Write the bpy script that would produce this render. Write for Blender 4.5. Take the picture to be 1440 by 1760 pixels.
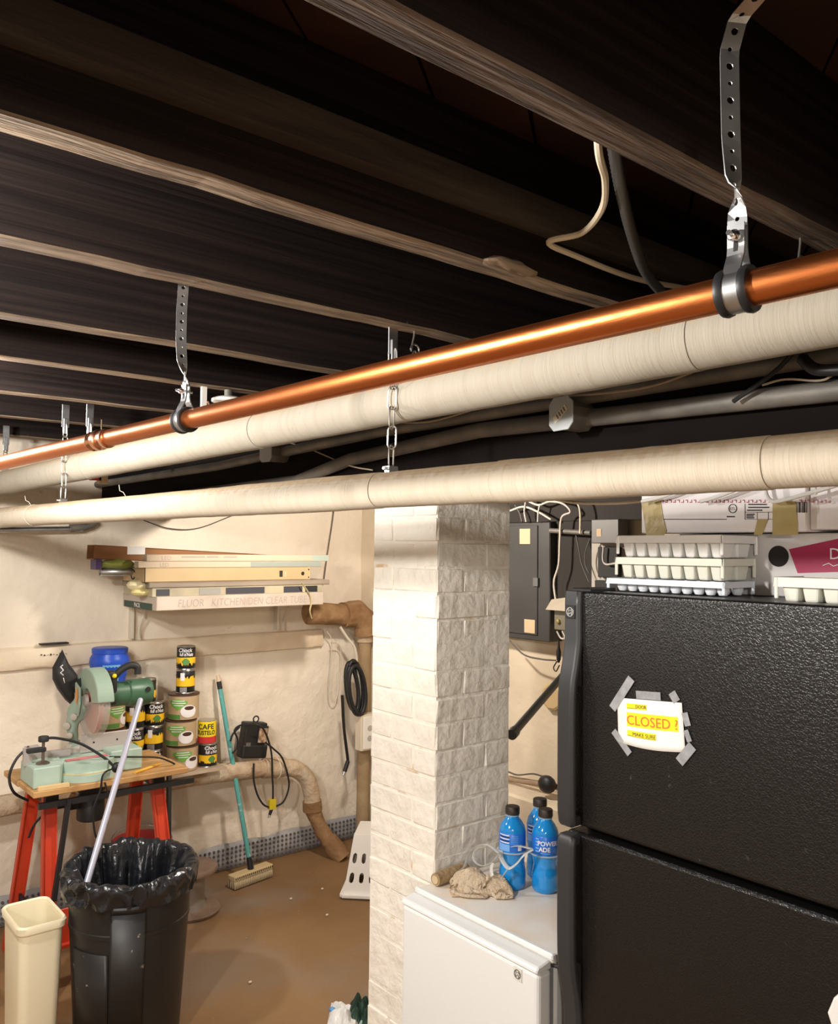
import bpy, bmesh, math, random
from mathutils import Vector, Matrix
random.seed(7)
R = math.radians
scene = bpy.context.scene
COL = scene.collection
for o in list(bpy.data.objects): bpy.data.objects.remove(o, do_unlink=True)

# ------------------------------------------------------------------ camera
EYE = 1.735
FPX = 1455.0
CAM_RIGHT = Vector((0.7715, -0.6361, 0.0100)).normalized()
CAM_FWD = Vector((0.6351, 0.7712, 0.0437)).normalized()
CAM_RIGHT = (CAM_RIGHT - CAM_FWD * CAM_RIGHT.dot(CAM_FWD)).normalized()
CAM_UP = CAM_RIGHT.cross(CAM_FWD).normalized()
cd = bpy.data.cameras.new('camera')
cd.sensor_fit = 'HORIZONTAL'; cd.sensor_width = 36.0; cd.lens = FPX / 1440 * 36.0
cd.clip_start = 0.02
cam = bpy.data.objects.new('camera', cd); COL.objects.link(cam)
cam.matrix_world = Matrix(((CAM_RIGHT.x, CAM_UP.x, -CAM_FWD.x, 0), (CAM_RIGHT.y, CAM_UP.y, -CAM_FWD.y, 0),
                           (CAM_RIGHT.z, CAM_UP.z, -CAM_FWD.z, EYE), (0, 0, 0, 1)))
scene.camera = cam

# ------------------------------------------------------------------ world, lamps, exposure
w = bpy.data.worlds.new('world'); scene.world = w; w.use_nodes = True
w.node_tree.nodes['Background'].inputs[0].default_value = (0.9, 0.85, 0.8, 1)
w.node_tree.nodes['Background'].inputs[1].default_value = 0.02
def lamp(name, loc, power, color, size):
    l = bpy.data.lights.new(name, 'POINT'); l.energy = power; l.color = color; l.shadow_soft_size = size
    o = bpy.data.objects.new(name, l); COL.objects.link(o); o.location = loc; return o
lamp('bulb_or_fill_light', (-0.22, 1.25, 2.125), 41, (1.0, 0.965, 0.92), 0.045)
lamp('bulb_or_fill_light', (0.25, 2.62, 2.10), 25, (1.0, 0.965, 0.92), 0.045)
lamp('bulb_or_fill_light', (2.10, 2.95, 2.06), 28, (1.0, 0.90, 0.79), 0.05)
lamp('bulb_or_fill_light', (-1.5, -1.6, 2.15), 46, (1.0, 0.95, 0.90), 0.08)  # added fill light behind the viewer, no bulb known there
vs = scene.view_settings
vs.view_transform = 'Standard'; vs.look = 'None'; vs.gamma = 1.0; vs.use_curve_mapping = False
vs.exposure = 1.45

# ------------------------------------------------------------------ pixel -> point on a real plane
def ray(px, py):
    return CAM_FWD + CAM_RIGHT * ((px - 720) / FPX) + CAM_UP * ((880 - py) / FPX)
def P(px, py, X=None, Y=None, Z=None):
    d = ray(px, py); o = Vector((0, 0, EYE))
    if X is not None: t = X / d.x
    elif Y is not None: t = Y / d.y
    else: t = (Z - EYE) / d.z
    return o + d * t
def PS(px, py, c, s=0.105):          # on the upright plane X + s*Y = c
    d = ray(px, py); t = c / (d.x + s * d.y)
    return Vector((0, 0, EYE)) + d * t

# ------------------------------------------------------------------ materials
MATS = {}
def mat(name, col, rough=0.6, metal=0.0, col2=None, scale=8.0, mix=(0.35, 0.65), bump=0.0, bscale=40.0, bdist=0.01,
        stretch=(1, 1, 1), spec=0.5, trans=0.0, alpha=1.0, emit=None, detail=4.0, coat=0.0, col3=None, scale3=2.0, mix3=(0.55, 0.7),
        ior=1.45, coords='Object', wave=None, voro=False):
    if name in MATS: return MATS[name]
    m = bpy.data.materials.new(name); m.use_nodes = True
    nt = m.node_tree; N = nt.nodes; L = nt.links; b = N['Principled BSDF']
    c4 = lambda c: (c[0], c[1], c[2], 1)
    b.inputs['Base Color'].default_value = c4(col); b.inputs['Roughness'].default_value = rough
    b.inputs['Metallic'].default_value = metal; b.inputs['Specular IOR Level'].default_value = spec
    b.inputs['IOR'].default_value = ior
    if trans: b.inputs['Transmission Weight'].default_value = trans
    if coat: b.inputs['Coat Weight'].default_value = coat
    if alpha < 1: b.inputs['Alpha'].default_value = alpha
    if emit: b.inputs['Emission Color'].default_value = c4(emit[0]); b.inputs['Emission Strength'].default_value = emit[1]
    tc = N.new('ShaderNodeTexCoord'); mp = N.new('ShaderNodeMapping'); mp.inputs['Scale'].default_value = stretch
    L.new(tc.outputs[coords], mp.inputs[0])
    out = None
    def noise(s, dt=detail):
        n = N.new('ShaderNodeTexNoise'); n.inputs['Scale'].default_value = s; n.inputs['Detail'].default_value = dt
        L.new(mp.outputs[0], n.inputs['Vector']); return n.outputs[0]
    def ramp(src, a, z):
        r = N.new('ShaderNodeMapRange'); r.inputs[1].default_value = a; r.inputs[2].default_value = z
        L.new(src, r.inputs[0]); return r.outputs[0]
    if col2 is not None:
        mx = N.new('ShaderNodeMix'); mx.data_type = 'RGBA'
        mx.inputs[6].default_value = c4(col); mx.inputs[7].default_value = c4(col2)
        if wave:
            wv = N.new('ShaderNodeTexWave'); wv.wave_type = 'BANDS'; wv.bands_direction = wave[0]
            wv.inputs['Scale'].default_value = wave[1]; wv.inputs['Distortion'].default_value = wave[2]
            wv.inputs['Detail'].default_value = 3; wv.inputs['Detail Scale'].default_value = 1.2
            L.new(mp.outputs[0], wv.inputs['Vector']); src = wv.outputs[1]
        else: src = noise(scale)
        fac = ramp(src, *mix); L.new(fac, mx.inputs[0]); out = mx.outputs[2]
        if col3 is not None:
            mx2 = N.new('ShaderNodeMix'); mx2.data_type = 'RGBA'; mx2.inputs[7].default_value = c4(col3)
            L.new(out, mx2.inputs[6]); L.new(ramp(noise(scale3), *mix3), mx2.inputs[0]); out = mx2.outputs[2]
        L.new(out, b.inputs['Base Color'])
    if bump:
        bp = N.new('ShaderNodeBump'); bp.inputs['Strength'].default_value = bump; bp.inputs['Distance'].default_value = bdist
        if wave and col2 is not None:
            ad = N.new('ShaderNodeMath'); ad.operation = 'ADD'; L.new(src, ad.inputs[0]); L.new(noise(bscale), ad.inputs[1]); L.new(ad.outputs[0], bp.inputs['Height'])
        elif voro:
            v = N.new('ShaderNodeTexVoronoi'); v.feature = 'DISTANCE_TO_EDGE'; v.inputs['Scale'].default_value = bscale
            nn = N.new('ShaderNodeTexNoise'); nn.inputs['Scale'].default_value = bscale * .6
            vm = N.new('ShaderNodeVectorMath'); vm.operation = 'MULTIPLY_ADD'; vm.inputs[1].default_value = (.01, .01, .01)
            L.new(mp.outputs[0], nn.inputs['Vector']); L.new(nn.outputs[1], vm.inputs[0]); L.new(mp.outputs[0], vm.inputs[2])
            L.new(vm.outputs[0], v.inputs['Vector']); L.new(ramp(v.outputs[0], 0, .25), bp.inputs['Height'])
        else: L.new(noise(bscale, 6), bp.inputs['Height'])
        L.new(bp.outputs[0], b.inputs['Normal'])
    MATS[name] = m; return m

def speckle(m, col, scale, lo, hi, scale2=None, lo2=.45, hi2=.65, amount=1.0):
    """light or dark specks with a shape of their own on top of the base colour"""
    nt = m.node_tree; N = nt.nodes; L = nt.links; b = N['Principled BSDF']
    tc = N.new('ShaderNodeTexCoord')
    n = N.new('ShaderNodeTexNoise'); n.inputs['Scale'].default_value = scale; n.inputs['Detail'].default_value = 3
    L.new(tc.outputs['Object'], n.inputs['Vector'])
    r = N.new('ShaderNodeMapRange'); r.inputs[1].default_value = lo; r.inputs[2].default_value = hi; r.inputs[4].default_value = amount
    L.new(n.outputs[0], r.inputs[0]); fac = r.outputs[0]
    if scale2:
        n2 = N.new('ShaderNodeTexNoise'); n2.inputs['Scale'].default_value = scale2; L.new(tc.outputs['Object'], n2.inputs['Vector'])
        r2 = N.new('ShaderNodeMapRange'); r2.inputs[1].default_value = lo2; r2.inputs[2].default_value = hi2; L.new(n2.outputs[0], r2.inputs[0])
        mu = N.new('ShaderNodeMath'); mu.operation = 'MULTIPLY'; L.new(fac, mu.inputs[0]); L.new(r2.outputs[0], mu.inputs[1]); fac = mu.outputs[0]
    mx = N.new('ShaderNodeMix'); mx.data_type = 'RGBA'; mx.inputs[7].default_value = (*col, 1)
    bc = b.inputs['Base Color']
    if bc.links: L.new(bc.links[0].from_socket, mx.inputs[6])
    else: mx.inputs[6].default_value = bc.default_value
    L.new(fac, mx.inputs[0]); L.new(mx.outputs[2], bc)
    return m

# ------------------------------------------------------------------ mesh builder
ORG = {}
def V(*a): return Vector(a[0]) if len(a) == 1 else Vector(a)
class MB:
    def __init__(s): s.v = []; s.f = []; s.sm = []; s.mi = []; s.cur = 0
    def add(s, vs, fs, smooth=False):
        b = len(s.v); s.v += [Vector(p) for p in vs]
        for f in fs: s.f.append([b + i for i in f]); s.sm.append(smooth); s.mi.append(s.cur)
        return s
    def box(s, lo, hi, M=None):
        x0, y0, z0 = lo; x1, y1, z1 = hi
        vs = [(x0,y0,z0),(x1,y0,z0),(x1,y1,z0),(x0,y1,z0),(x0,y0,z1),(x1,y0,z1),(x1,y1,z1),(x0,y1,z1)]
        if M is not None: vs = [M @ Vector(p) for p in vs]
        return s.add(vs, [(3,2,1,0),(4,5,6,7),(0,1,5,4),(1,2,6,5),(2,3,7,6),(3,0,4,7)])
    def beam(s, p0, p1, w, h, up=(0, 0, 1)):
        p0, p1 = Vector(p0), Vector(p1); d = (p1 - p0).normalized(); u = Vector(up)
        a = d.cross(u).normalized(); u = a.cross(d).normalized()
        vs = []
        for p in (p0, p1):
            for i, j in ((-1,-1),(1,-1),(1,1),(-1,1)): vs.append(p + a*(i*w/2) + u*(j*h/2))
        return s.add(vs, [(0,1,2,3),(7,6,5,4),(0,4,5,1),(1,5,6,2),(2,6,7,3),(3,7,4,0)])
    def hexa(s, bot, top):      # four bottom, four top points
        return s.add(list(bot) + list(top), [(3,2,1,0),(4,5,6,7),(0,1,5,4),(1,2,6,5),(2,3,7,6),(3,0,4,7)])
    def tube(s, pts, r, n=8, closed=False, caps=True, flat=1.0, up=None):
        pts = [Vector(p) for p in pts]; k = len(pts); rs = r if isinstance(r, (list, tuple)) else [r]*k
        tang = []
        for i in range(k):
            if closed: t = pts[(i+1) % k] - pts[i-1]
            else: t = pts[min(i+1, k-1)] - pts[max(i-1, 0)]
            tang.append(t.normalized())
        ref = Vector(up) if up else (Vector((0,0,1)) if abs(tang[0].z) < .9 else Vector((1,0,0)))
        a = tang[0].cross(ref).normalized(); vs = []
        for i in range(k):
            a = (a - tang[i]*a.dot(tang[i]))
            a = a.normalized() if a.length > 1e-6 else tang[i].orthogonal().normalized()
            b = tang[i].cross(a)
            for j in range(n):
                th = 2*math.pi*j/n; vs.append(pts[i] + a*(rs[i]*math.cos(th)) + b*(rs[i]*flat*math.sin(th)))
        fs = []
        for i in range(k if closed else k-1):
            i2 = (i+1) % k
            for j in range(n): fs.append((i*n+j, i*n+(j+1)%n, i2*n+(j+1)%n, i2*n+j))
        s.add(vs, fs, True)
        if caps and not closed:
            b = len(s.v) - len(vs)
            s.f.append([b+j for j in range(n)][::-1]); s.sm.append(False); s.mi.append(s.cur)
            s.f.append([b+(k-1)*n+j for j in range(n)]); s.sm.append(False); s.mi.append(s.cur)
        return s
    def lathe(s, prof, c=(0,0,0), n=24, axis=None, a0=0, a1=2*math.pi, smooth=True, fn=None):
        c = Vector(c); full = abs(a1-a0-2*math.pi) < 1e-6
        if axis is None: ez = Vector((0,0,1)); ex = Vector((1,0,0)); ey = Vector((0,1,0))
        else:
            ez = Vector(axis).normalized(); ex = ez.cross(Vector((0,0,1)) if abs(ez.z) < .9 else Vector((1,0,0))).normalized(); ey = ez.cross(ex)
        m = n if full else n+1; vs = []
        for q, (r, z) in enumerate(prof):
            for j in range(m):
                th = a0 + (a1-a0)*j/n
                rr, zz = (fn(q, th, r, z) if fn else (r, z))
                vs.append(c + ex*(rr*math.cos(th)) + ey*(rr*math.sin(th)) + ez*zz)
        fs = []
        for i in range(len(prof)-1):
            for j in range(n):
                j2 = (j+1) % m
                fs.append((i*m+j, i*m+j2, (i+1)*m+j2, (i+1)*m+j))
        s.add(vs, fs, smooth)
        if full:
            b = len(s.v)-len(vs)
            for i, rev in ((0, True), (len(prof)-1, False)):
                if prof[i][0] > 1e-5:
                    l = [b+i*m+j for j in range(m)]; s.f.append(l[::-1] if rev else l); s.sm.append(False); s.mi.append(s.cur)
        return s
    def grid(s, nu, nv, fn, closed_u=False, smooth=True):
        vs = [fn(i/(nu if closed_u else nu-1), j/(nv-1)) for i in range(nu) for j in range(nv)]
        fs = []
        for i in range(nu if closed_u else nu-1):
            for j in range(nv-1):
                i2 = (i+1) % nu; fs.append((i*nv+j, i2*nv+j, i2*nv+j+1, i*nv+j+1))
        return s.add(vs, fs, smooth)
    def prism(s, poly, o, ex, ey, h):       # 2D outline in frame (ex, ey), pushed h along ex x ey
        o, ex, ey = Vector(o), Vector(ex), Vector(ey); n = ex.cross(ey).normalized()
        k = len(poly); a = [o + ex*p[0] + ey*p[1] for p in poly]; b = [p + n*h for p in a]
        fs = [list(range(k))[::-1], list(range(k, 2*k))] + [(i, (i+1) % k, k+(i+1) % k, k+i) for i in range(k)]
        return s.add(a + b, fs)
    def sphere(s, c, r, n=12, sc=(1,1,1)):
        c = Vector(c); m = n//2+1
        prof = [(r*math.sin(math.pi*i/(m-1)), -r*math.cos(math.pi*i/(m-1))) for i in range(m)]
        vs = []; 
        for rr, z in prof:
            for j in range(n): vs.append(c + Vector((rr*math.cos(2*math.pi*j/n)*sc[0], rr*math.sin(2*math.pi*j/n)*sc[1], z*sc[2])))
        return s.add(vs, [(i*n+j, i*n+(j+1)%n, (i+1)*n+(j+1)%n, (i+1)*n+j) for i in range(m-1) for j in range(n)], True)
    def mesh(s, name, mats, org):
        me = bpy.data.meshes.new(name)
        me.from_pydata([tuple(p - org) for p in s.v], [], s.f)
        for m in (mats if isinstance(mats, (list, tuple)) else [mats]): me.materials.append(m)
        me.polygons.foreach_set('use_smooth', s.sm); me.polygons.foreach_set('material_index', s.mi)
        bm = bmesh.new(); bm.from_mesh(me); bmesh.ops.remove_doubles(bm, verts=bm.verts, dist=1e-6)
        bmesh.ops.recalc_face_normals(bm, faces=bm.faces)
        for e in bm.edges:
            if len(e.link_faces) == 2 and e.calc_face_angle(0) > .75: e.smooth = False
        bm.to_mesh(me); bm.free()
        me.update(); return me
    def build(s, name, mats, parent=None, bevel=0, seg=1, org=None, subsurf=0, solid=0):
        if org is None:
            if parent is not None: org = ORG[parent.name]
            else:
                xs = [p.x for p in s.v]; ys = [p.y for p in s.v]; zs = [p.z for p in s.v]
                org = Vector(((min(xs)+max(xs))/2, (min(ys)+max(ys))/2, min(zs)))
        o = bpy.data.objects.new(name, s.mesh(name, mats, org)); COL.objects.link(o)
        if parent is not None: o.parent = parent
        else: o.location = org
        ORG[o.name] = org
        if solid: md = o.modifiers.new('solid', 'SOLIDIFY'); md.thickness = solid; md.offset = 0
        if bevel: md = o.modifiers.new('bevel', 'BEVEL'); md.width = bevel; md.segments = seg; md.limit_method = 'ANGLE'; md.angle_limit = R(40)
        if subsurf: md = o.modifiers.new('sub', 'SUBSURF'); md.levels = subsurf; md.render_levels = subsurf
        return o
def tag(o, label=None, cat=None, group=None, kind=None):
    if label: o['label'] = label
    if cat: o['category'] = cat
    if group: o['group'] = group
    if kind: o['kind'] = kind
    return o
def thing(name, loc, label=None, cat=None, group=None, kind=None):
    o = bpy.data.objects.new(name, None); COL.objects.link(o); o.location = Vector(loc); o.empty_display_size = .1
    ORG[o.name] = Vector(loc); return tag(o, label, cat, group, kind)
def arc(c, r, a0, a1, n, ex, ey):
    c, ex, ey = Vector(c), Vector(ex), Vector(ey)
    return [c + ex*(r*math.cos(a0+(a1-a0)*i/n)) + ey*(r*math.sin(a0+(a1-a0)*i/n)) for i in range(n+1)]
def curve(pts, n=8):        # Catmull-Rom through the points
    pts = [Vector(p) for p in pts]; q = [pts[0]*2-pts[1]] + pts + [pts[-1]*2-pts[-2]]; out = []
    for i in range(1, len(q)-2):
        p0, p1, p2, p3 = q[i-1:i+3]
        for k in range(n):
            t = k/n; out.append(.5*((2*p1)+(p2-p0)*t+(2*p0-5*p1+4*p2-p3)*t*t+(3*p1-p0-3*p2+p3)*t**3))
    return out + [pts[-1]]
UX, UY, UZ = Vector((1,0,0)), Vector((0,1,0)), Vector((0,0,1))
FX = (-UY, UZ)      # reading directions on a face that looks towards -X
FY = (UX, UZ)       # ... on a face that looks towards -Y
def text_verts(body, size, shear=0.0, align='LEFT', offset=0.0):
    c = bpy.data.curves.new('txt', 'FONT'); c.body = body; c.size = size; c.shear = shear; c.align_x = align; c.resolution_u = 3; c.offset = offset
    o = bpy.data.objects.new('txt', c); COL.objects.link(o)
    me = bpy.data.meshes.new_from_object(o)
    vs = [v.co.copy() for v in me.vertices]; fs = [tuple(p.vertices) for p in me.polygons]
    bpy.data.objects.remove(o); bpy.data.curves.remove(c); bpy.data.meshes.remove(me)
    return vs, fs
def text(body, size, o, fr, m, parent, name='lettering', shear=0.0, align='LEFT', lift=.0006, squash=1.0, offset=0.0):
    vs, fs = text_verts(body, size, shear, align, offset); ex, ey = fr; n = ex.cross(ey)
    mb = MB(); mb.add([Vector(o) + ex*(p.x*squash) + ey*p.y + n*lift for p in vs], fs)
    return mb.build(name, m, parent)
from mathutils import noise as mn
# ================================================================== THE SETTING
YL, XF, XB, YB = 4.25, 3.05, -2.6, -2.3       # left wall, far wall, walls behind the camera
ZJ = 2.21; ZS = ZJ + .235                      # joist bottoms, underside of the boards
M_plaster = mat('plaster_cream', (.80, .71, .58), .85, col2=(.70, .60, .48), scale=2.2, mix=(.4, .75), bump=.8, bscale=7, bdist=.03, col3=(.62, .58, .55), scale3=1.1, mix3=(.58, .8))
speckle(M_plaster, (.30, .24, .18), 26, .70, .76, 3, .5, .62, .7)
M_plaster_far = mat('plaster_yellowed', (.70, .60, .45), .85, col2=(.60, .50, .37), scale=3, bump=.4, bscale=10, bdist=.02)
M_conc = mat('concrete_floor', (.26, .15, .066), .75, col2=(.19, .10, .038), scale=1.6, mix=(.35, .7), bump=.25, bscale=30, bdist=.01, col3=(.23, .185, .145), scale3=1.0, mix3=(.48, .66))
speckle(M_conc, (.55, .50, .42), 60, .72, .76, 4, .45, .6, .6)

def wavy(u, v, amp=.007):
    return amp * (mn.noise((u*1.7, v*1.7, 3.1)) + .5*mn.noise((u*4.5, v*4.5, 8.2)))
mb = MB()
mb.grid(110, 48, lambda a, b: Vector((XB + a*(XF-XB), YL - .004 + wavy(a*5.6, b*2.4), b*2.45)))
wl = tag(mb.build('wall_left', M_plaster), 'cream painted rough plaster wall behind the saw bench', kind='structure')
mb = MB()
mb.grid(90, 40, lambda a, b: Vector((XF - .004 + wavy(a*6.5+9, b*2.4), YB + a*(YL-YB), b*2.45)))
tag(mb.build('wall_far', M_plaster_far), 'yellowed plaster wall behind the electrical panel', kind='structure')
tag(MB().box((XB-.1, YB-.1, 0), (XB, YL, 2.45)).build('wall_back', M_plaster), 'plain plaster wall behind the viewer', kind='structure')
tag(MB().box((XB, YB-.1, 0), (XF, YB, 2.45)).build('wall_right', M_plaster), 'plain plaster wall on the right', kind='structure')
mb = MB(); mb.grid(80, 90, lambda a, b: Vector((XB + a*(XF-XB), YB + b*(YL-YB), .003*mn.noise((a*6, b*6, 1)) - .004)))
tag(mb.build('floor', M_conc), 'stained brown and grey concrete floor', kind='structure')

# plaster band along the left wall, broken open at a slot
M_band = mat('band_plaster', (.78, .66, .50), .85, col2=(.68, .53, .37), scale=5, mix=(.45, .7), bump=.5, bscale=14, bdist=.015)
def band(a, b):
    x = XB + a*(XF - .3 - XB); j = .006*mn.noise((x*6, b*3, 0))
    prof = [(4.25, 1.262), (4.222, 1.254), (4.212, 1.235), (4.214, 1.175), (4.222, 1.158), (4.25, 1.15)]
    i = min(int(b*5 + .001), 5); y, z = prof[i]
    return Vector((x, y + j*.5, z + (.008*mn.noise((x*9, 4, 2)) if i > 3 else .003*mn.noise((x*3, 1, 2)))))
mb = MB(); mb.grid(140, 6, band)
tag(mb.build('trim_1', M_band), 'chipped cream plaster band running along the left wall', kind='structure')
M_black = mat('black_matte', (.012, .011, .011), .7)
c0, c1 = P(70, 1111, Y=4.20), P(118, 1105, Y=4.20)
vent = thing('vent_slot', (c0 + c1)/2, 'dark slot broken open above the plaster band, over the hanging dust bag', 'vent')
MB().box((c0.x, 4.196, c1.z-.003), (c1.x, 4.235, c1.z+.003)).build('slot', M_black, vent)
mb = MB()
for i in range(9):
    x = c0.x + (c1.x - c0.x)*(i+.5)/9; mb.box((x-.0025, 4.206, c0.z-.043-.004*(i % 2)), (x+.0025, 4.214, c0.z-.038-.003*(i % 3)))
mb.build('perforation', M_black, vent)

# grey dimpled membrane at the foot of the left wall (each dimple too small to pick apart)
M_memb = mat('membrane_grey', (.34, .33, .34), .6, col2=(.52, .49, .46), scale=6, mix=(.5, .75))
M_dimple = mat('membrane_dimple', (.10, .095, .095), .7)
bb = thing('baseboard_left', (2.0, 4.235, 0), 'grey dimpled drainage membrane along the foot of the left wall', kind='structure')
mb = MB(); mb.grid(120, 4, lambda a, b: Vector((XB + .02 + a*(XF-XB-.03), 4.226 + .004*mn.noise((a*70, b, 0)), b*(.135 + .02*mn.noise((a*40, 2, 0))))))
mb.build('sheet', M_memb, bb, solid=.004)
mb = MB()
x = .5
while x < 3.0:
    for k in range(5):
        mb.lathe([(.0075, 0), (.006, .006), (.0001, .007)], (x, 4.222 + .004*mn.noise(((x-XB)/(XF-XB)*70, .5, 0)), .014 + k*.024), 6, (0, -1, 0))
    x += .026
d = mb.build('dimple', M_dimple, bb); d['kind'] = 'stuff'

# ---------------------------------------------------------------- ceiling: boards, joists, ledger, girder
M_joist = mat('joist_dark', (.020, .012, .010), .7, spec=.25, col2=(.008, .005, .0045), scale=5, detail=9, stretch=(.3, 6, 14), mix=(.35, .62), bump=.8, bscale=5, bdist=.006)
speckle(M_joist, (.30, .25, .2), 34, .76, .79, 3, .52, .62, .6)
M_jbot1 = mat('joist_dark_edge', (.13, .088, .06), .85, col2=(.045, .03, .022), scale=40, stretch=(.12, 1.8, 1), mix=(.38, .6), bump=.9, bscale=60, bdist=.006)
M_jbot = mat('joist_raw_edge', (.27, .19, .12), .85, col2=(.11, .075, .047), scale=40, stretch=(.15, 1.6, 1), mix=(.35, .65), bump=.7, bscale=70, bdist=.006)
M_board = mat('subfloor_red_brown', (.06, .022, .011), .7, col2=(.035, .014, .008), scale=6, stretch=(1, 1, 1), bump=.2)
M_girder = mat('girder_dark', (.005, .0032, .0025), .9, spec=.15, col2=(.016, .011, .008), scale=3, stretch=(2, .5, 2), mix=(.55, .8), bump=.5, bscale=25, bdist=.006)
ceil = tag(MB().box((XB, YB, ZS+.022), (XF, YL, ZS+.05)).build('ceiling', M_board), 'dark underside of the floor above, open joists and boards', kind='structure')
bw = .145; nb = 0; src = None
cx0, cy0 = (XB+XF)/2, (YB+YL)/2
dirv = Vector((math.cos(R(38)), math.sin(R(38)), 0)); perp = Vector((-dirv.y, dirv.x, 0))
k = -31
while k <= 31:
    c = Vector((cx0, cy0, 0)) + perp*(k*bw)
    ts = []     # clip the board to the room
    for lo, hi, cc, dd in ((XB, XF, c.x, dirv.x), (YB, YL, c.y, dirv.y)):
        t0, t1 = sorted(((lo-cc)/dd, (hi-cc)/dd)); ts.append((t0, t1))
    t0 = max(ts[0][0], ts[1][0]) + .06; t1 = min(ts[0][1], ts[1][1]) - .06
    if t1 - t0 > .2:
        mb = MB(); a, b = c + dirv*t0, c + dirv*t1
        mb.beam((a.x, a.y, ZS+.010+.002*(k % 3)), (b.x, b.y, ZS+.010+.002*(k % 3)), bw-.006, .02); mb.build('floor_board', M_board, ceil)
    k += 1
far_edges = [-1.72, -1.26, -.78, -.30, .165, .621, 1.047, 1.449, 1.930, 2.358, 2.883, 3.42, 4.01]
for q, yf in enumerate(far_edges):
    mb = MB(); n = 70; th = .052
    for i in range(n+1):
        x = XB + (XF-XB)*i/n; wz = .004*mn.noise((x*3, q*5.1, 0)) + .002*mn.noise((x*14, q, 3)); wy = .003*mn.noise((x*2, q*3.3, 7))
        mb.v += [Vector((x, yf-th+wy, ZS)), Vector((x, yf-th+wy, ZJ+wz+.003)), Vector((x, yf-th+.004+wy, ZJ+wz)), Vector((x, yf-.004+wy, ZJ+wz)), Vector((x, yf+wy, ZJ+wz+.003)), Vector((x, yf+wy, ZS))]
    for i in range(n):
        for j in range(6):
            a = i*6+j; b = i*6+(j+1) % 6
            mb.f.append([a, b, b+6, a+6]); mb.sm.append(False); mb.mi.append(1 if j in (1, 2, 3) else 0)
    mb.f.append(list(range(6))[::-1]); mb.sm.append(False); mb.mi.append(0)
    mb.f.append([n*6+j for j in range(6)]); mb.sm.append(False); mb.mi.append(0)
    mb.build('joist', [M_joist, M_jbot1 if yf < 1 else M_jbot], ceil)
M_ledger = mat('ledger_dusty', (.05, .036, .028), .85, col2=(.10, .08, .062), scale=9, stretch=(.3, 2, 2), mix=(.45, .7), bump=.4, bscale=30)
MB().box((XB, .961, EYE+.549), (2.6, .9945, EYE+.60)).build('ledger', M_ledger, ceil)
GX0, GX1, GZ = 1.45, 1.86, EYE + .165
for a, b in ((GX0, 1.58), (1.583, 1.72), (1.723, GX1)):
    MB().box((a, YB+.02, GZ), (b, YL-.01, ZJ-.001)).build('girder_ply', M_girder, ceil, bevel=.004)
# knot torn out of a joist edge
c = P(878, 462, Z=ZJ); mb = MB(); mb.sphere((c.x, c.y, ZJ+.004), .03, 14, (2.2, .6, .32)); mb.v = [p + Vector((0, 0, .01*mn.noise(p*40))) for p in mb.v]; mb.build('torn_knot', M_jbot, ceil)

# ---------------------------------------------------------------- brick pillar, every brick its own piece
PX0, PY0, PW, PD = 1.556, 1.806, .304, .292       # corner, size along Y, size along X
PX1, PY1 = PX0 + PD, PY0 + PW
M_brick = mat('painted_brick', (.86, .81, .72), .6, col2=(.78, .72, .63), scale=5, mix=(.4, .75), bump=1.0, bscale=20, bdist=.012)
speckle(M_brick, (.12, .08, .05), 24, .735, .76, 5, .52, .6, .9)
M_mortar = mat('old_mortar', (.86, .81, .72), .6, col2=(.60, .43, .25), scale=7, mix=(.60, .68), bump=.8, bscale=30, bdist=.01)
pil = tag(MB().box((PX0+.0022, PY0+.0022, 0), (PX1-.0022, PY1-.0022, GZ)).build('pillar', M_mortar), 'square brick pillar thickly painted cream white', kind='structure')
pil_org = ORG[pil.name]
CH = GZ / 26
def brick_mesh(lx, ly, seed):
    r = random.Random(seed); mb = MB(); h = CH - .001; b = .0055
    def ring(z, ins):
        pts = []
        for sx, sy in ((-1,-1),(1,-1),(1,1),(-1,1)):
            for (ax, ay) in (((1, .0), (.0, 1)) if sx*sy < 0 else ((.0, 1), (1, .0))):
                pts.append((sx*(lx/2-ins-b*ax) + r.uniform(-.0022, .0022), sy*(ly/2-ins-b*ay) + r.uniform(-.0022, .0022), z + r.uniform(-.001, .001)))
        return pts
    rs = [ring(0, b*.9), ring(b, 0), ring(h-b, 0), ring(h, b*.9)]
    vs = [p for q in rs for p in q]; fs = []
    for i in range(3):
        for j in range(8): fs.append((i*8+j, i*8+(j+1) % 8, (i+1)*8+(j+1) % 8, (i+1)*8+j))
    fs += [list(range(8))[::-1], [24+j for j in range(8)]]
    mb.add(vs, fs, False); me = mb.mesh('brick', M_brick, Vector((0, 0, 0))); return me
longX = [brick_mesh(PD-.103, .1, i) for i in range(4)]; longY = [brick_mesh(.1, PW-.103, 20+i) for i in range(4)]
def put_brick(me, cx, cy, z):
    o = bpy.data.objects.new('brick', me); COL.objects.link(o); o.parent = pil
    o.location = Vector((cx + random.uniform(-.0018, .0018), cy + random.uniform(-.0018, .0018), z)) - pil_org
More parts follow.
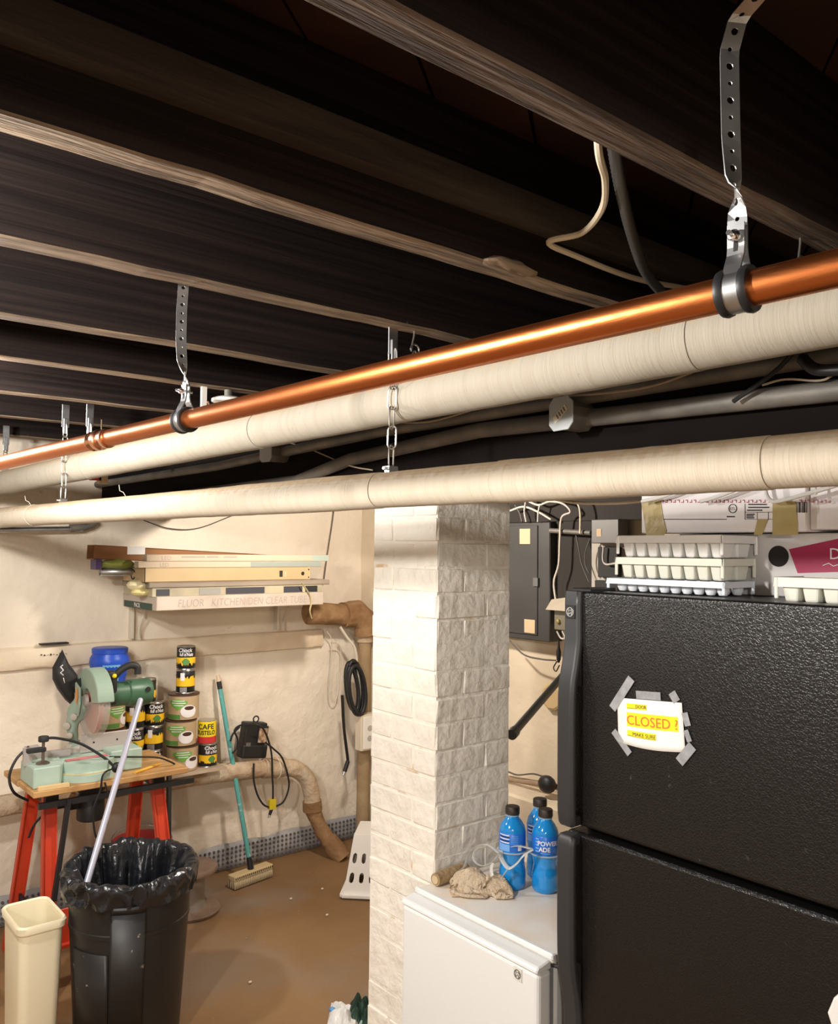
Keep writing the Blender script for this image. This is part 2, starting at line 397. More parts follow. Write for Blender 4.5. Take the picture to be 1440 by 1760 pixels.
for k in range(26):
    z = k*CH + .0015; g = .05
    if k % 2 == 0:
        put_brick(longY[k//2 % 4], PX0+g, PY0+(PW-.103)/2, z); put_brick(longX[k//2 % 4], PX0+(PD-.103)/2, PY1-g, z)
        put_brick(longY[(k//2+1) % 4], PX1-g, PY1-(PW-.103)/2, z); put_brick(longX[(k//2+2) % 4], PX1-(PD-.103)/2, PY0+g, z)
    else:
        put_brick(longX[k//2 % 4], PX0+(PD-.103)/2, PY0+g, z); put_brick(longY[k//2 % 4], PX0+g, PY1-(PW-.103)/2, z)
        put_brick(longX[(k//2+1) % 4], PX1-(PD-.103)/2, PY1-g, z); put_brick(longY[(k//2+2) % 4], PX1-g, PY0+(PW-.103)/2, z)

# ================================================================== PIPES
M_copper = mat('copper', (.72, .235, .075), .34, 1.0, col2=(.64, .19, .055), scale=6, stretch=(3, .6, 3), mix=(.35, .7), bump=.04, bscale=60)
M_copper_b = mat('copper_bright', (.86, .46, .28), .22, 1.0)
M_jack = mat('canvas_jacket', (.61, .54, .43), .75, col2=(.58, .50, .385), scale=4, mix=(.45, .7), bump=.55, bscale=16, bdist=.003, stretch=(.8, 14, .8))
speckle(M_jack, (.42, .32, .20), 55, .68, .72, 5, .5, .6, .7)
M_seam = mat('seam_dark', (.07, .05, .035), .9)
def dusty(m):       # settled brown dust lies on whatever faces up
    nt = m.node_tree; N = nt.nodes; L = nt.links; b = N['Principled BSDF']
    ge = N.new('ShaderNodeNewGeometry'); sx = N.new('ShaderNodeSeparateXYZ'); L.new(ge.outputs['True Normal'], sx.inputs[0])
    no = N.new('ShaderNodeTexNoise'); no.inputs['Scale'].default_value = 60; no.inputs['Detail'].default_value = 6
    tc = N.new('ShaderNodeTexCoord'); L.new(tc.outputs['Object'], no.inputs['Vector'])
    ad = N.new('ShaderNodeMath'); ad.operation = 'MULTIPLY_ADD'; ad.inputs[1].default_value = .9; L.new(no.outputs[0], ad.inputs[0]); L.new(sx.outputs[2], ad.inputs[2])
    r = N.new('ShaderNodeMapRange'); r.inputs[1].default_value = .85; r.inputs[2].default_value = 1.25; r.inputs[4].default_value = .85; L.new(ad.outputs[0], r.inputs[0])
    mx = N.new('ShaderNodeMix'); mx.data_type = 'RGBA'; mx.inputs[7].default_value = (.46, .33, .19, 1)
    bc = b.inputs['Base Color']; L.new(bc.links[0].from_socket, mx.inputs[6]); L.new(r.outputs[0], mx.inputs[0]); L.new(mx.outputs[2], bc)
M_jack2 = mat('canvas_jacket_darker', (.40, .36, .29), .8, col2=(.375, .33, .26), scale=4, mix=(.45, .7), bump=.55, bscale=16, bdist=.003, stretch=(.8, 14, .8))  # same canvas in a darker colour, for the upper pipe
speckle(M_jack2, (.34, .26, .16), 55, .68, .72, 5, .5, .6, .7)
dusty(M_jack); dusty(M_jack2)
def line_through(a, b):
    d = (b - a); return lambda y: a + d*((y - a.y)/d.y)
cop = line_through(PS(320, 722, .789), PS(1440, 461, .789))
p2 = line_through(PS(104, 810, 1.31), PS(1440, 538, 1.31))
p3 = line_through(PS(0, 890, 1.256), PS(1440, 787, 1.256))
def at_px(ln, px):     # y on the line seen at a column
    lo, hi = -1.0, 4.3
    for _ in range(50):
        m = (lo+hi)/2; v = ln(m) - Vector((0, 0, EYE)); x = 720 + FPX*v.dot(CAM_RIGHT)/max(v.dot(CAM_FWD), 1e-4)
        if v.dot(CAM_FWD) < 0.02 or x > px: lo = m
        else: hi = m
    return m
CR = .0172
pc = thing('copper_pipe', cop(1.4), 'shiny copper pipe hung from perforated straps below the joists', 'pipe')
crun = [cop(-2.28), cop(.4), cop(1.4)] + curve([cop(1.6), cop(2.34) + Vector((-.035, 0, -.012)), cop(4.24) + Vector((-.09, 0, -.05))], 12)
MB().tube(crun, CR, 24).build('pipe_run', M_copper, pc)
yc = at_px(cop, 180); cax = (cop(yc+.1) - cop(yc-.1)).normalized(); ki = min(range(4, len(crun)-1), key=lambda k: abs(crun[k].y - yc)); cc = crun[ki]; cax2 = (crun[ki+1] - crun[ki-1]).normalized()
MB().lathe([(CR+.0005, -.032), (CR+.0032, -.031), (CR+.0032, -.022), (CR+.0016, -.020), (CR+.0016, -.004), (CR+.0042, -.002), (CR+.0042, .010), (CR+.0016, .012), (CR+.0016, .022), (CR+.0032, .024), (CR+.0032, .031), (CR+.0005, .032)], cc, 24, cax2).build('press_coupling', M_copper_b, pc)

def jacketed(name, ln, rad, seams, label, y0, y1, mj):
    t = thing(name, ln((y0+y1)/2), label, 'pipe')
    MB().tube([ln(y0), ln(y1)], rad-.003, 24).build('pipe_core', M_seam, t)
    ys = [y0] + sorted(seams) + [y1]; ax = (ln(1) - ln(0)).normalized(); org = ln(0)
    for i in range(len(ys)-1):
        a, b = ys[i]+.0007, ys[i+1]-.0007; r = rad + [0, .0010, -.0006, .0006][i % 4]
        n = max(3, int((b-a)/.03)); mb = MB()
        L0 = (ln(a)-org).length*(1 if a > 0 else -1); L1 = (ln(b)-org).length*(1 if b > 0 else -1)
        prof = [(r + .0008*mn.noise((k*.9, i*7, 1)), L0 + (L1-L0)*k/n) for k in range(n+1)]
        mb.lathe(prof, org, 28, ax, fn=lambda q, th, rr, z: (rr + .0013*mn.noise((math.cos(th)*1.5, math.sin(th)*1.5, z*5)), z))
        mb.build('jacket_section', mj, t)
    return t
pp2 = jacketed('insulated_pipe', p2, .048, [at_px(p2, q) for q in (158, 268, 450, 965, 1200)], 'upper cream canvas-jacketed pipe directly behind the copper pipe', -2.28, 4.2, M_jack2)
pp3 = jacketed('insulated_pipe', p3, .0395, [at_px(p3, q) for q in (60, 410, 655, 862, 1325)], 'lower cream canvas-jacketed pipe hanging on chains, dusty on top', -2.28, 4.2, M_jack)
# tufts of torn canvas on the lower pipe
M_thread = mat('pale_thread', (.75, .68, .56), .9)
for px in (52, 215):
    a = p3(at_px(p3, px)) + Vector((0, 0, .0405)); MB().tube([a, a + Vector((-.006, .004, .012)), a + Vector((-.016, .006, .016)), a + Vector((-.02, .004, .034))], .0012, 5).build('torn_thread', M_thread, pp3)

# ---------------------------------------------------------------- strap hangers on the copper pipe
M_galv = mat('galvanised', (.62, .63, .64), .38, 1.0, col2=(.48, .49, .50), scale=30, mix=(.35, .7))
M_rubber = mat('black_rubber', (.014, .014, .015), .45)
M_chrome = mat('bright_steel', (.80, .80, .80), .18, 1.0)
def strap(path, wdirs, width, hole_every, parent, name='strap'):
    """perforated steel strip: real holes, path and width direction given at stations"""
    path = [Vector(p) for p in path]; wd = [Vector(x).normalized() for x in wdirs]
    cum = [0]
    for i in range(1, len(path)): cum.append(cum[-1] + (path[i]-path[i-1]).length)
    def ev(u):
        for i in range(1, len(cum)):
            if u <= cum[i] or i == len(cum)-1:
                t = (u-cum[i-1])/max(cum[i]-cum[i-1], 1e-6); return path[i-1].lerp(path[i], t), wd[i-1].lerp(wd[i], t).normalized()
    mb = MB(); n = max(1, round(cum[-1]/hole_every)); L = cum[-1]/n
    for k in range(n):
        hr = width*(.19 if k % 2 else .12); u0 = k*L
        outer = [(0, -1), (.5, -1), (1, -1), (1, 0), (1, 1), (.5, 1), (0, 1), (0, 0)]; vs = []
        for a, b in outer:
            c, wv = ev(u0 + a*L); vs.append(c + wv*(b*width/2))
        for j in range(8):
            th = R(225 + 45*j); c, wv = ev(u0 + L/2 + hr*math.cos(th)); vs.append(c + wv*(hr*math.sin(th)))
        mb.add(vs, [(j, (j+1) % 8, 8+(j+1) % 8, 8+j) for j in range(8)])
    return mb.build(name, M_galv, parent, solid=.0012)
def hanger(y, top_path, top_w, label, width, sign):
    c = cop(y); t = thing('pipe_hanger', c, label, 'pipe hanger', 'strap hangers on the copper pipe')
    ax = cax
    MB().lathe([(CR+.0003, -.0155), (CR+.0050, -.0155), (CR+.0062, -.012), (CR+.0050, -.0075), (CR+.0022, -.0075), (CR+.0022, .0075), (CR+.0050, .0075), (CR+.0062, .012), (CR+.0050, .0155), (CR+.0003, .0155)], c, 28, ax).build('rubber_cushion', M_rubber, t)
    MB().lathe([(CR+.0020, -.0074), (CR+.0038, -.0074), (CR+.0038, .0074), (CR+.0020, .0074)], c, 28, ax).build('clamp_band', M_galv, t)
    side = ax.cross(UZ).normalized()*sign; up0 = c + UZ*(CR+.001)
    for s in (-1, 1):       # the two ears of the clamp rise and meet
        mb = MB(); pts = [(s*.0150, -.006), (s*.0098, .006), (s*.0045, .016), (s*.0032, .024), (s*.0032, .047)]
        vs = []
        for dx, dz in pts:
            for e in (-1, 1): vs.append(up0 + side*dx + UZ*dz + ax*(e*.0085))
        mb.add(vs, [(2*i, 2*i+1, 2*i+3, 2*i+2) for i in range(len(pts)-1)]); mb.build('clamp_ear', M_galv, t, solid=.0022)
    zc = up0 + UZ*.034
    sc = MB().tube([zc - side*.020, zc + side*.013], .0026, 10).lathe([(.0001, 0), (.0045, .001), (.0062, .004), (.0062, .006), (.0001, .006)], zc - side*.0135, 12, side).build('screw', M_chrome, t)
    MB().prism([(-.0018, -.004), (.0018, -.004), (.0022, -.014), (.0030, -.016), (-.0030, -.016), (-.0022, -.014)], zc - side*.0044, -ax*1.0, UZ, .0006).build('keyhole_slot', M_black, t)
    base = up0 + UZ*.044
    path = [base] + [Vector(p) for p in top_path]; strap(path, [ax] + top_w, width, .0165, t)
    return t
y1 = at_px(cop, 1268); c = cop(y1)
hanger(y1, [c + Vector((0, 0, .075)), c + Vector((-.002, 0, .092)), c + Vector((-.003, .002, .108)), c + Vector((-.004, .004, .150)), c + Vector((-.006, .004, .235)), c + Vector((-.004, -.004, .265)), c + Vector((.004, -.10, .330)), c + Vector((.008, -.205, .375))],
       [cax, (.7, .7, 0), (.95, -.3, 0), (.85, -.5, 0), (.85, -.5, 0), (.85, -.5, 0), (.85, -.45, .1), (.85, -.4, .1)], 'galvanised strap hanger with rubber clamp in the near right, long twisted strap', .0195, 1)
y2 = at_px(cop, 318); c = cop(y2)
hanger(y2, [c + Vector((-.001, 0, .070)), c + Vector((-.003, .003, .088)), c + Vector((-.005, .008, .110)), c + Vector((-.006, .012, .150)), c + Vector((-.004, .016, .205)), c + Vector((0, .018, .270))],
       [cax, (.75, .6, 0), (1, -.1, 0), (1, -.2, 0), (1, -.2, 0), (1, -.2, 0)], 'galvanised strap hanger with rubber clamp on the far left stretch of copper pipe', .019, 1)

# ---------------------------------------------------------------- chains
M_chain = mat('chain_zinc', (.66, .64, .60), .32, 1.0)
def link_mesh(L=.050, W=.020, r=.0019):
    mb = MB(); a = (L-W)/2; pts = []
    for i in range(7): th = math.pi*i/6; pts.append((W/2*math.cos(th), 0, a + W/2*math.sin(th)))
    for i in range(7): th = math.pi + math.pi*i/6; pts.append((W/2*math.cos(th), 0, -a + W/2*math.sin(th)))
    mb.tube(pts, r, 7, closed=True); return mb.mesh('link', M_chain, Vector((0, 0, 0)))
LINK = link_mesh()
def chain(x, y, z0, z1, label, bracket='plate', rot=0.4):
    t = thing('hanging_chain', (x, y, z1), label, 'chain', 'chains holding the insulated pipes')
    pitch = .0445; n = max(1, round((z1 - .04 - z0)/pitch)); pitch = (z1 - .04 - z0)/n
    for i in range(n):
        o = bpy.data.objects.new('link', LINK); COL.objects.link(o); o.parent = t
        o.location = (random.uniform(-.001, .001), 0, z0 + (i+.5)*pitch - z1); o.rotation_euler = (0, random.uniform(-.06, .06), rot + (i % 2)*math.pi/2)
    if bracket == 'plate':
        mb = MB(); mb.box((x-.013, y-.0025, z1-.052), (x+.013, y+.0005, z1+.03)); mb.box((x-.007, y-.006, z1-.075), (x+.007, y-.002, z1-.02))
        mb.build('bracket', M_galv, t, bevel=.002)
    else:
        MB().tube(arc((x, y, z1-.035), .012, R(-60), R(200), 10, UX, UZ) + [Vector((x-.003, y, z1-.005)), Vector((x-.002, y, z1+.012))], .002, 7).build('hook', M_chain, t)
    mb = MB(); mb.box((x-.012, y-.008, z0-.012), (x+.012, y+.008, z0+.001)); mb.tube([(x-.022, y, z0-.004), (x+.016, y, z0-.004)], .0035, 8); mb.build('shackle', M_galv, t)
    return t
def chain_on(ln, rad, px, label, yj, **k):
    y = at_px(ln, px); q = ln(y); return chain(q.x, y, q.z + rad + .010, ZJ - .004, label, **k)
chain_on(p3, .0395, 672, 'chain with long zinc links in mid picture holding the lower pipe', 1.44)
chain_on(p3, .0395, 108, 'chain at far left holding the lower pipe under a galvanised plate', 2.9)
chain_on(p2, .048, 712, 'short chain on a hook behind the copper pipe in mid picture', 1.44, bracket='hook')
chain_on(p2, .048, 152, 'short chain under a plate behind the copper pipe at far left', 2.9)
chain_on(p2, .048, 1378, 'short chain on a hook at the right edge above the copper pipe', .6, bracket='hook')
chain_on(p2, .048, 8, 'galvanised plate and chain at the extreme left edge', 3.4)

# ---------------------------------------------------------------- conduits, boxes and cables on the girder
M_cond = mat('grey_conduit', (.14, .13, .115), .6, .4, col2=(.21, .19, .16), scale=12, mix=(.4, .7), bump=.15, bscale=40)
tag(MB().tube([(1.415, -1.5, EYE+.330), (1.415, 1.9, EYE+.328), (1.415, 2.9, EYE+.30), (1.415, 4.2, EYE+.30)], .0165, 14).build('conduit', M_cond), 'upper grey steel conduit running along the dark girder', 'conduit')
tag(MB().tube([(1.425, -1.5, EYE+.262), (1.425, .6, EYE+.270), (1.425, 1.5, EYE+.292), (1.425, 2.05, EYE+.262), (1.425, 2.35, EYE+.215), (1.425, 4.2, EYE+.20)], .019, 14).build('conduit', M_cond), 'lower grey conduit below it, passing behind the octagonal box', 'conduit')
M_cover = mat('zinc_cover', (.42, .44, .44), .5, .2, col2=(.35, .37, .37), scale=10)
M_sticker = mat('beige_sticker', (.62, .56, .44), .7)
def octbox(px, py, sz, label, tilt, sticker=False):
    c = P(px, py, X=1.365); t = thing('junction_box', c, label, 'junction box')
    MB().lathe([(sz*.96, 0), (sz*.96, .07)], c, 8, UX, a0=R(22.5), a1=R(382.5), smooth=False).build('box_body', M_cond, t)
    ex = (-UY*math.cos(tilt) - UX*math.sin(tilt)).normalized(); poly = []
    for sx, sy in ((-1, -.62), (-.62, -1), (.62, -1), (1, -.62), (1, .62), (.62, 1), (-.62, 1), (-1, .62)): poly.append((sx*sz, sy*sz))
    MB().prism(poly, c - UX*.001, ex, UZ, .004).build('cover_plate', M_cover, t, bevel=.001)
    n = ex.cross(UZ)
    for sx, sy in ((-.75, -.8), (.8, .8)): MB().box((-.006, -.003, 0), (.006, .003, .0012), Matrix.Translation(c + ex*(sx*sz*.85) + UZ*(sy*sz*.9) + n*.0035) @ Matrix((ex, UZ, n)).transposed().to_4x4() @ Matrix.Rotation(.9, 4, 'Z')).build('slot', M_black, t)
    if sticker:
        S = Matrix.Translation(c + n*.0045 - UX*.001) @ Matrix((ex, UZ, n)).transposed().to_4x4() @ Matrix.Rotation(.62, 4, 'Z')
        mb = MB(); mb.box((-.024, -.008, 0), (.022, .007, .0006), S); mb.build('sticker', M_sticker, t)
        mb = MB()
        for i in range(4): mb.box((-.012+.008*i, -.006, .0007), (-.008+.008*i, .005, .0010), S)
        mb.build('print_bar', M_cond, t)
octbox(966, 711, .036, 'octagonal steel junction box with a sticker on the girder conduit', .10, True)
octbox(458, 777, .033, 'octagonal pale junction box half hidden under the upper insulated pipe', -.1)
M_wire = mat('old_wire', (.36, .28, .19), .7)
M_bx = mat('armoured_cable', (.16, .155, .15), .45, .8)
M_cream = mat('cream_cable', (.70, .60, .44), .55)
tag(MB().tube(curve([P(640, 722, X=1.40), P(735, 725, X=1.39), P(860, 690, X=1.395), P(930, 684, X=1.39), P(1100, 668, X=1.39), P(1220, 628, X=1.38)], 6), .0028, 6).build('thin_wire', M_wire), 'thin brown wire trailing along the conduits above the octagonal box', 'wire')
tag(MB().tube(curve([P(1370, 598, X=1.38), P(1330, 640, X=1.38), P(1260, 690, X=1.39)], 6), .004, 6).build('dark_strap', M_black), 'dark tie hanging across the conduits at right', 'strap')
tag(MB().tube(curve([P(1310, 662, X=1.40), P(1350, 652, X=1.40), P(1410, 654, X=1.40), P(1440, 640, X=1.40), P(1500, 620, X=1.40)], 6), .002, 6).build('thin_wire', M_wire), 'thin wire sagging along the lower conduit near the right edge', 'wire')
tag(MB().tube(curve([P(1378, 616, X=1.38), P(1400, 634, X=1.37), P(1440, 636, X=1.37), P(1500, 630, X=1.38)], 6), .010, 10).build('black_hose', M_rubber), 'black curved cable end below the upper pipe at the right edge', 'cable')
tag(MB().tube(curve([P(495, 760, X=1.42), P(540, 775, X=1.42), P(600, 800, X=1.42), P(640, 808, X=1.42)], 6), .0022, 6).build('thin_wire', M_wire), 'thin wire hanging beside the pale junction box', 'wire')
# cables in the joist bay
a = Vector(P(1028, 252, Y=.66)); 
tag(MB().tube(curve([a + Vector((0, 0, .10)), a, P(1040, 310, Y=.72), P(1034, 360, Y=.80), P(1000, 400, Y=.90), P(943, 416, Y=.952), P(990, 440, Y=.956), P(1090, 478, Y=.957), P(1180, 496, Y=.957), P(1300, 520, Y=.957)], 8), .0052, 8).build('cream_cable', M_cream), 'cream cable looping down from the joist bay onto the ledger', 'cable')
def spiral(pts, r, pitch, wire):
    pts = [Vector(p) for p in pts]; return pts
bxp = curve([P(1052, 235, Y=.68), P(1066, 320, Y=.74), P(1085, 400, Y=.82), P(1108, 465, Y=.88), P(1140, 505, Y=.92), P(1180, 540, Y=.93)], 22)
rr = [(.0095 if i % 2 else .0078) for i in range(len(bxp))]
tag(MB().tube(bxp, rr, 10).build('armoured_cable', M_bx), 'dark armoured spiral cable hanging beside the cream cable', 'cable')
# porcelain lampholder peeking over the copper pipe
M_porc = mat('porcelain', (.82, .79, .72), .3)
c = P(392, 690, Y=2.335); lh = thing('lampholder', c, 'white porcelain lampholder peeking over the copper pipe beside the left hanger', 'lampholder')
MB().lathe([(.036, .30), (.036, .012), (.050, .006), (.050, -.002), (.036, -.006), (.0001, -.006)][1:], c, 20).build('cap', M_porc, lh, bevel=.001)
MB().tube([c + Vector((0, 0, .01)), Vector((c.x, c.y, ZJ+.01))], .012, 10).build('stem', M_cond, lh)
c = P(352, 690, Y=2.335); hk = thing('insulator_hook', c, 'small white insulator hook under a joist beside the left strap', 'hook')
MB().beam(c + Vector((-.004, 0, .05)), c + Vector((-.004, 0, -.02)), .016, .010, UY).build('plate', M_porc, hk); MB().tube(curve([c + Vector((.004, -.01, .0)), c + Vector((.012, -.012, -.02)), c + Vector((0, -.012, -.03))], 4), .003, 6).build('wire_end', mat('rust_wire', (.30, .13, .06), .8), hk)
MB().beam(c + Vector((-.004, 0, .04)), Vector((c.x-.004, c.y, ZJ+.005)), .012, .006, UY).build('stem', M_porc, hk)
# ================================================================== BIG BLACK FRIDGE
M_fr = mat('black_pebbled_steel', (.0055, .005, .005), .34, bump=.22, bscale=170, bdist=.002, voro=True, spec=.6)
speckle(M_fr, (.30, .29, .29), 45, .70, .80, 5, .5, .64, .35)
M_frs = mat('black_smooth', (.016, .016, .017), .4)
M_hdl = mat('handle_charcoal', (.030, .031, .033), .42)
M_gasket = mat('gasket', (.006, .006, .006), .6)
M_logo = mat('logo_silver', (.72, .72, .72), .3, .6)
M_dark = mat('print_black', (.02, .018, .018), .7)
FXd, FYL, FW, FTOP, FGAP = 1.43, 1.225, .76, 1.648, 1.150
fr = thing('refrigerator', (FXd+.35, FYL-FW/2, 0), 'tall black pebbled refrigerator with freezer on top, a paper sign taped on it', 'refrigerator')
MB().box((FXd+.075, FYL-FW+.005, .02), (FXd+.70, FYL-.005, FTOP-.003)).build('body', M_frs, fr, bevel=.006)
MB().box((FXd+.060, FYL-FW+.01, .09), (FXd+.078, FYL-.01, FTOP-.02)).build('gasket', M_gasket, fr)
fdoor = MB().box((FXd, FYL-FW, FGAP), (FXd+.062, FYL, FTOP)).build('freezer_door', M_fr, fr, bevel=.008, seg=3)
ldoor = MB().box((FXd, FYL-FW, .10), (FXd+.062, FYL, FGAP-.014)).build('fridge_door', M_fr, fr, bevel=.008, seg=3)
MB().box((FXd+.03, FYL-FW+.01, .015), (FXd+.08, FYL-.01, .092)).build('toe_grille', M_frs, fr)
MB().box((FXd+.010, FYL-.055, FTOP-.002), (FXd+.10, FYL-.005, FTOP+.006)).build('hinge_cap', M_frs, fr, bevel=.002)
def sweep_handle(name, prof, y0, y1, thick, parent):
    """bar following (offset, z) stations in front of the door"""
    mb = MB(); vs = []; n = len(prof)
    for i, (dx, z) in enumerate(prof):
        a = prof[max(i-1, 0)]; b = prof[min(i+1, n-1)]; t = Vector((-(b[0]-a[0]), 0, b[1]-a[1])).normalized(); nr = Vector((t.z, 0, -t.x))
        if nr.x > 0: nr = -nr
        c = Vector((FXd - dx, 0, z)); ch = .007
        for (yy, k) in ((y0, 0), (y0, 1-ch/thick), (y0+ch*(1 if y1 > y0 else -1), 1), (y1-ch*(1 if y1 > y0 else -1), 1), (y1, 1-ch/thick), (y1, 0)):
            p = c + nr*(thick*(k-1)); vs.append(Vector((p.x, yy, p.z)))
    fs = []
    for i in range(n-1):
        for j in range(6): fs.append((i*6+j, i*6+(j+1) % 6, (i+1)*6+(j+1) % 6, (i+1)*6+j))
    fs += [list(range(6))[::-1], [(n-1)*6+j for j in range(6)]]
    mb.add(vs, fs, True); return mb.build(name, M_hdl, parent, bevel=.002)
HY0, HY1 = FYL+.002, FYL-.044
up = [(.010, FTOP+.001), (.012, FTOP-.03), (.012, 1.545), (.016, 1.520), (.022, 1.490), (.030, 1.460), (.034, 1.425), (.035, 1.38), (.035, 1.22), (.034, 1.175), (.031, 1.158), (.025, 1.150)]
h1 = sweep_handle('handle', up, HY0, HY1, .015, fdoor)
MB().box((FXd-.028, HY1+.004, FGAP+.001), (FXd+.002, HY0-.002, FGAP+.024)).build('handle_foot', M_hdl, fdoor, bevel=.006, seg=2)
MB().prism([(-.012, 1.515), (.001, 1.60), (.001, 1.44)], (FXd, HY1+.004, 0), UX, UZ, -.036).build('handle_root', M_hdl, fdoor)
lo = [(.025, 1.134), (.031, 1.128), (.034, 1.112), (.035, 1.07), (.035, .93), (.034, .885), (.030, .850), (.022, .815), (.016, .785), (.012, .755), (.010, .60), (.010, .12)]
h2 = sweep_handle('handle', lo, HY0, HY1, .015, ldoor)
MB().box((FXd-.028, HY1+.004, FGAP-.038), (FXd+.002, HY0-.002, FGAP-.016)).build('handle_foot', M_hdl, ldoor, bevel=.006, seg=2)
MB().prism([(-.012, .79), (.001, .87), (.001, .70)], (FXd, HY1+.004, 0), UX, UZ, -.036).build('handle_root', M_hdl, ldoor)
def ge_badge(c, sq, fr_, mplate, mlogo, parent):
    ex, ey = fr_; n = ex.cross(ey); p = MB()
    p.prism([(-sq, -sq*1.15), (sq, -sq*1.15), (sq, sq*1.15), (-sq, sq*1.15)], c, ex, ey, .0015).build('badge', mplate, parent) if False else None
    b = MB().prism([(-sq, -sq*1.15), (sq, -sq*1.15), (sq, sq*1.15), (-sq, sq*1.15)], c, ex, ey, .0015).build('badge', mplate, parent, bevel=.0004)
    mb = MB(); c2 = Vector(c) + n*.0022; r = sq*.74
    mb.tube(arc(c2, r, 0, 2*math.pi, 24, ex, ey)[:-1], sq*.075, 6, closed=True)
    for k in range(4):
        a = R(45 + 90*k); q = c2 + ex*(r*.80*math.cos(a)) + ey*(r*.80*math.sin(a)); mb.tube(arc(q, r*.20, a+R(60), a+R(300), 8, ex, ey), sq*.05, 5)
    mb.build('monogram_ring', mlogo, parent)
    text('GE', sq*1.05, c2 - ey*(sq*.36) - n*.0006, fr_, mlogo, parent, 'monogram', shear=.35, align='CENTER', lift=.0004)
ge_badge(Vector((FXd-.0125, FYL-.0205, FTOP-.045)), .0125, FX, M_frs, M_logo, fdoor)
# white thing stuck low on the fridge door
M_white = mat('white_plastic', (.82, .81, .78), .4)
c = P(1448, 1740, X=FXd-.001)
mg = thing('door_magnet', c, 'white rounded plastic clip stuck low on the black fridge door', 'magnet')
MB().prism([(-.020, -.005), (-.010, .022), (-.002, .032), (.006, .036), (.04, .036), (.046, .03), (.046, -.05), (-.004, -.05)], c, -UY, UZ, .012).build('clip', M_white, mg, bevel=.004, seg=2)

# ---------------------------------------------------------------- paper sign
M_paper = mat('paper', (.90, .89, .85), .7, bump=.1, bscale=20)
M_yel = mat('highlighter', (.95, .80, .02), .6)
M_red = mat('red_print', (.75, .16, .04), .6)
M_tape = mat('matte_tape', (.55, .56, .58), .35, alpha=.62, col2=(.40, .41, .43), scale=60, bump=.3, bscale=150, bdist=.001)
q = [P(*p, X=FXd-.002) for p in ((1061, 1199), (1172, 1208), (1178, 1293), (1063, 1275))]
sg = thing('paper_sign', (q[0]+q[2])/2, 'white paper sign with yellow highlighted words taped to the freezer door', 'sign')
def signpt(u, v):   # u right 0..1, v up 0..1
    a = q[3].lerp(q[2], u); b = q[0].lerp(q[1], u); p = a.lerp(b, v)
    return p - UX*(.004*math.sin(math.pi*u) * (1-v)**2 + .0006) + UZ*(-.005*math.sin(math.pi*u)*(1-v)**2)
MB().grid(16, 10, signpt).build('sheet', M_paper, sg, solid=.0003)
def sgrid(u0, u1, v0, v1, m, name, lift=.0006):
    MB().grid(10, 4, lambda a, b: signpt(u0+(u1-u0)*a, v0+(v1-v0)*b) - UX*lift).build(name, m, sg)
sgrid(.155, .47, .775, .895, M_yel, 'highlight'); sgrid(.15, .93, .40, .70, M_yel, 'highlight'); sgrid(.155, .60, .19, .32, M_yel, 'highlight')
def stext(body, u0, v0, w, h, m, name='lettering'):
    vs, fs = text_verts(body, 1.0); x0 = min(p.x for p in vs); x1 = max(p.x for p in vs); y0 = min(p.y for p in vs); y1 = max(p.y for p in vs)
    MB().add([signpt(u0 + w*(p.x-x0)/(x1-x0), v0 + h*(p.y-y0)/(y1-y0)) - UX*.0012 for p in vs], fs).build(name, m, sg)
stext('DOOR', .30, .80, .165, .075, M_dark); stext('CLOSED ?', .155, .44, .77, .20, M_red); stext('MAKE SURE', .245, .215, .35, .075, M_dark)
sgrid(.16, .30, .79, .797, M_dark, 'rule', .0012); sgrid(.16, .245, .203, .210, M_dark, 'rule', .0012); sgrid(.245, .595, .197, .203, M_dark, 'rule', .0012)
for a, b, wpx in (((1052, 1218), (1085, 1166), 15), ((1093, 1194), (1135, 1197), 13), ((1154, 1190), (1163, 1206), 14), ((1176, 1225), (1182, 1248), 11), ((1054, 1256), (1082, 1296), 12), ((1167, 1310), (1190, 1282), 16), ((1178, 1255), (1185, 1275), 9)):
    pa, pb = P(*a, X=FXd-.0035), P(*b, X=FXd-.0035); wd = wpx/FPX*1.75
    MB().beam(pa, pb, wd, .0004, UX).build('tape_strip', M_tape, sg)

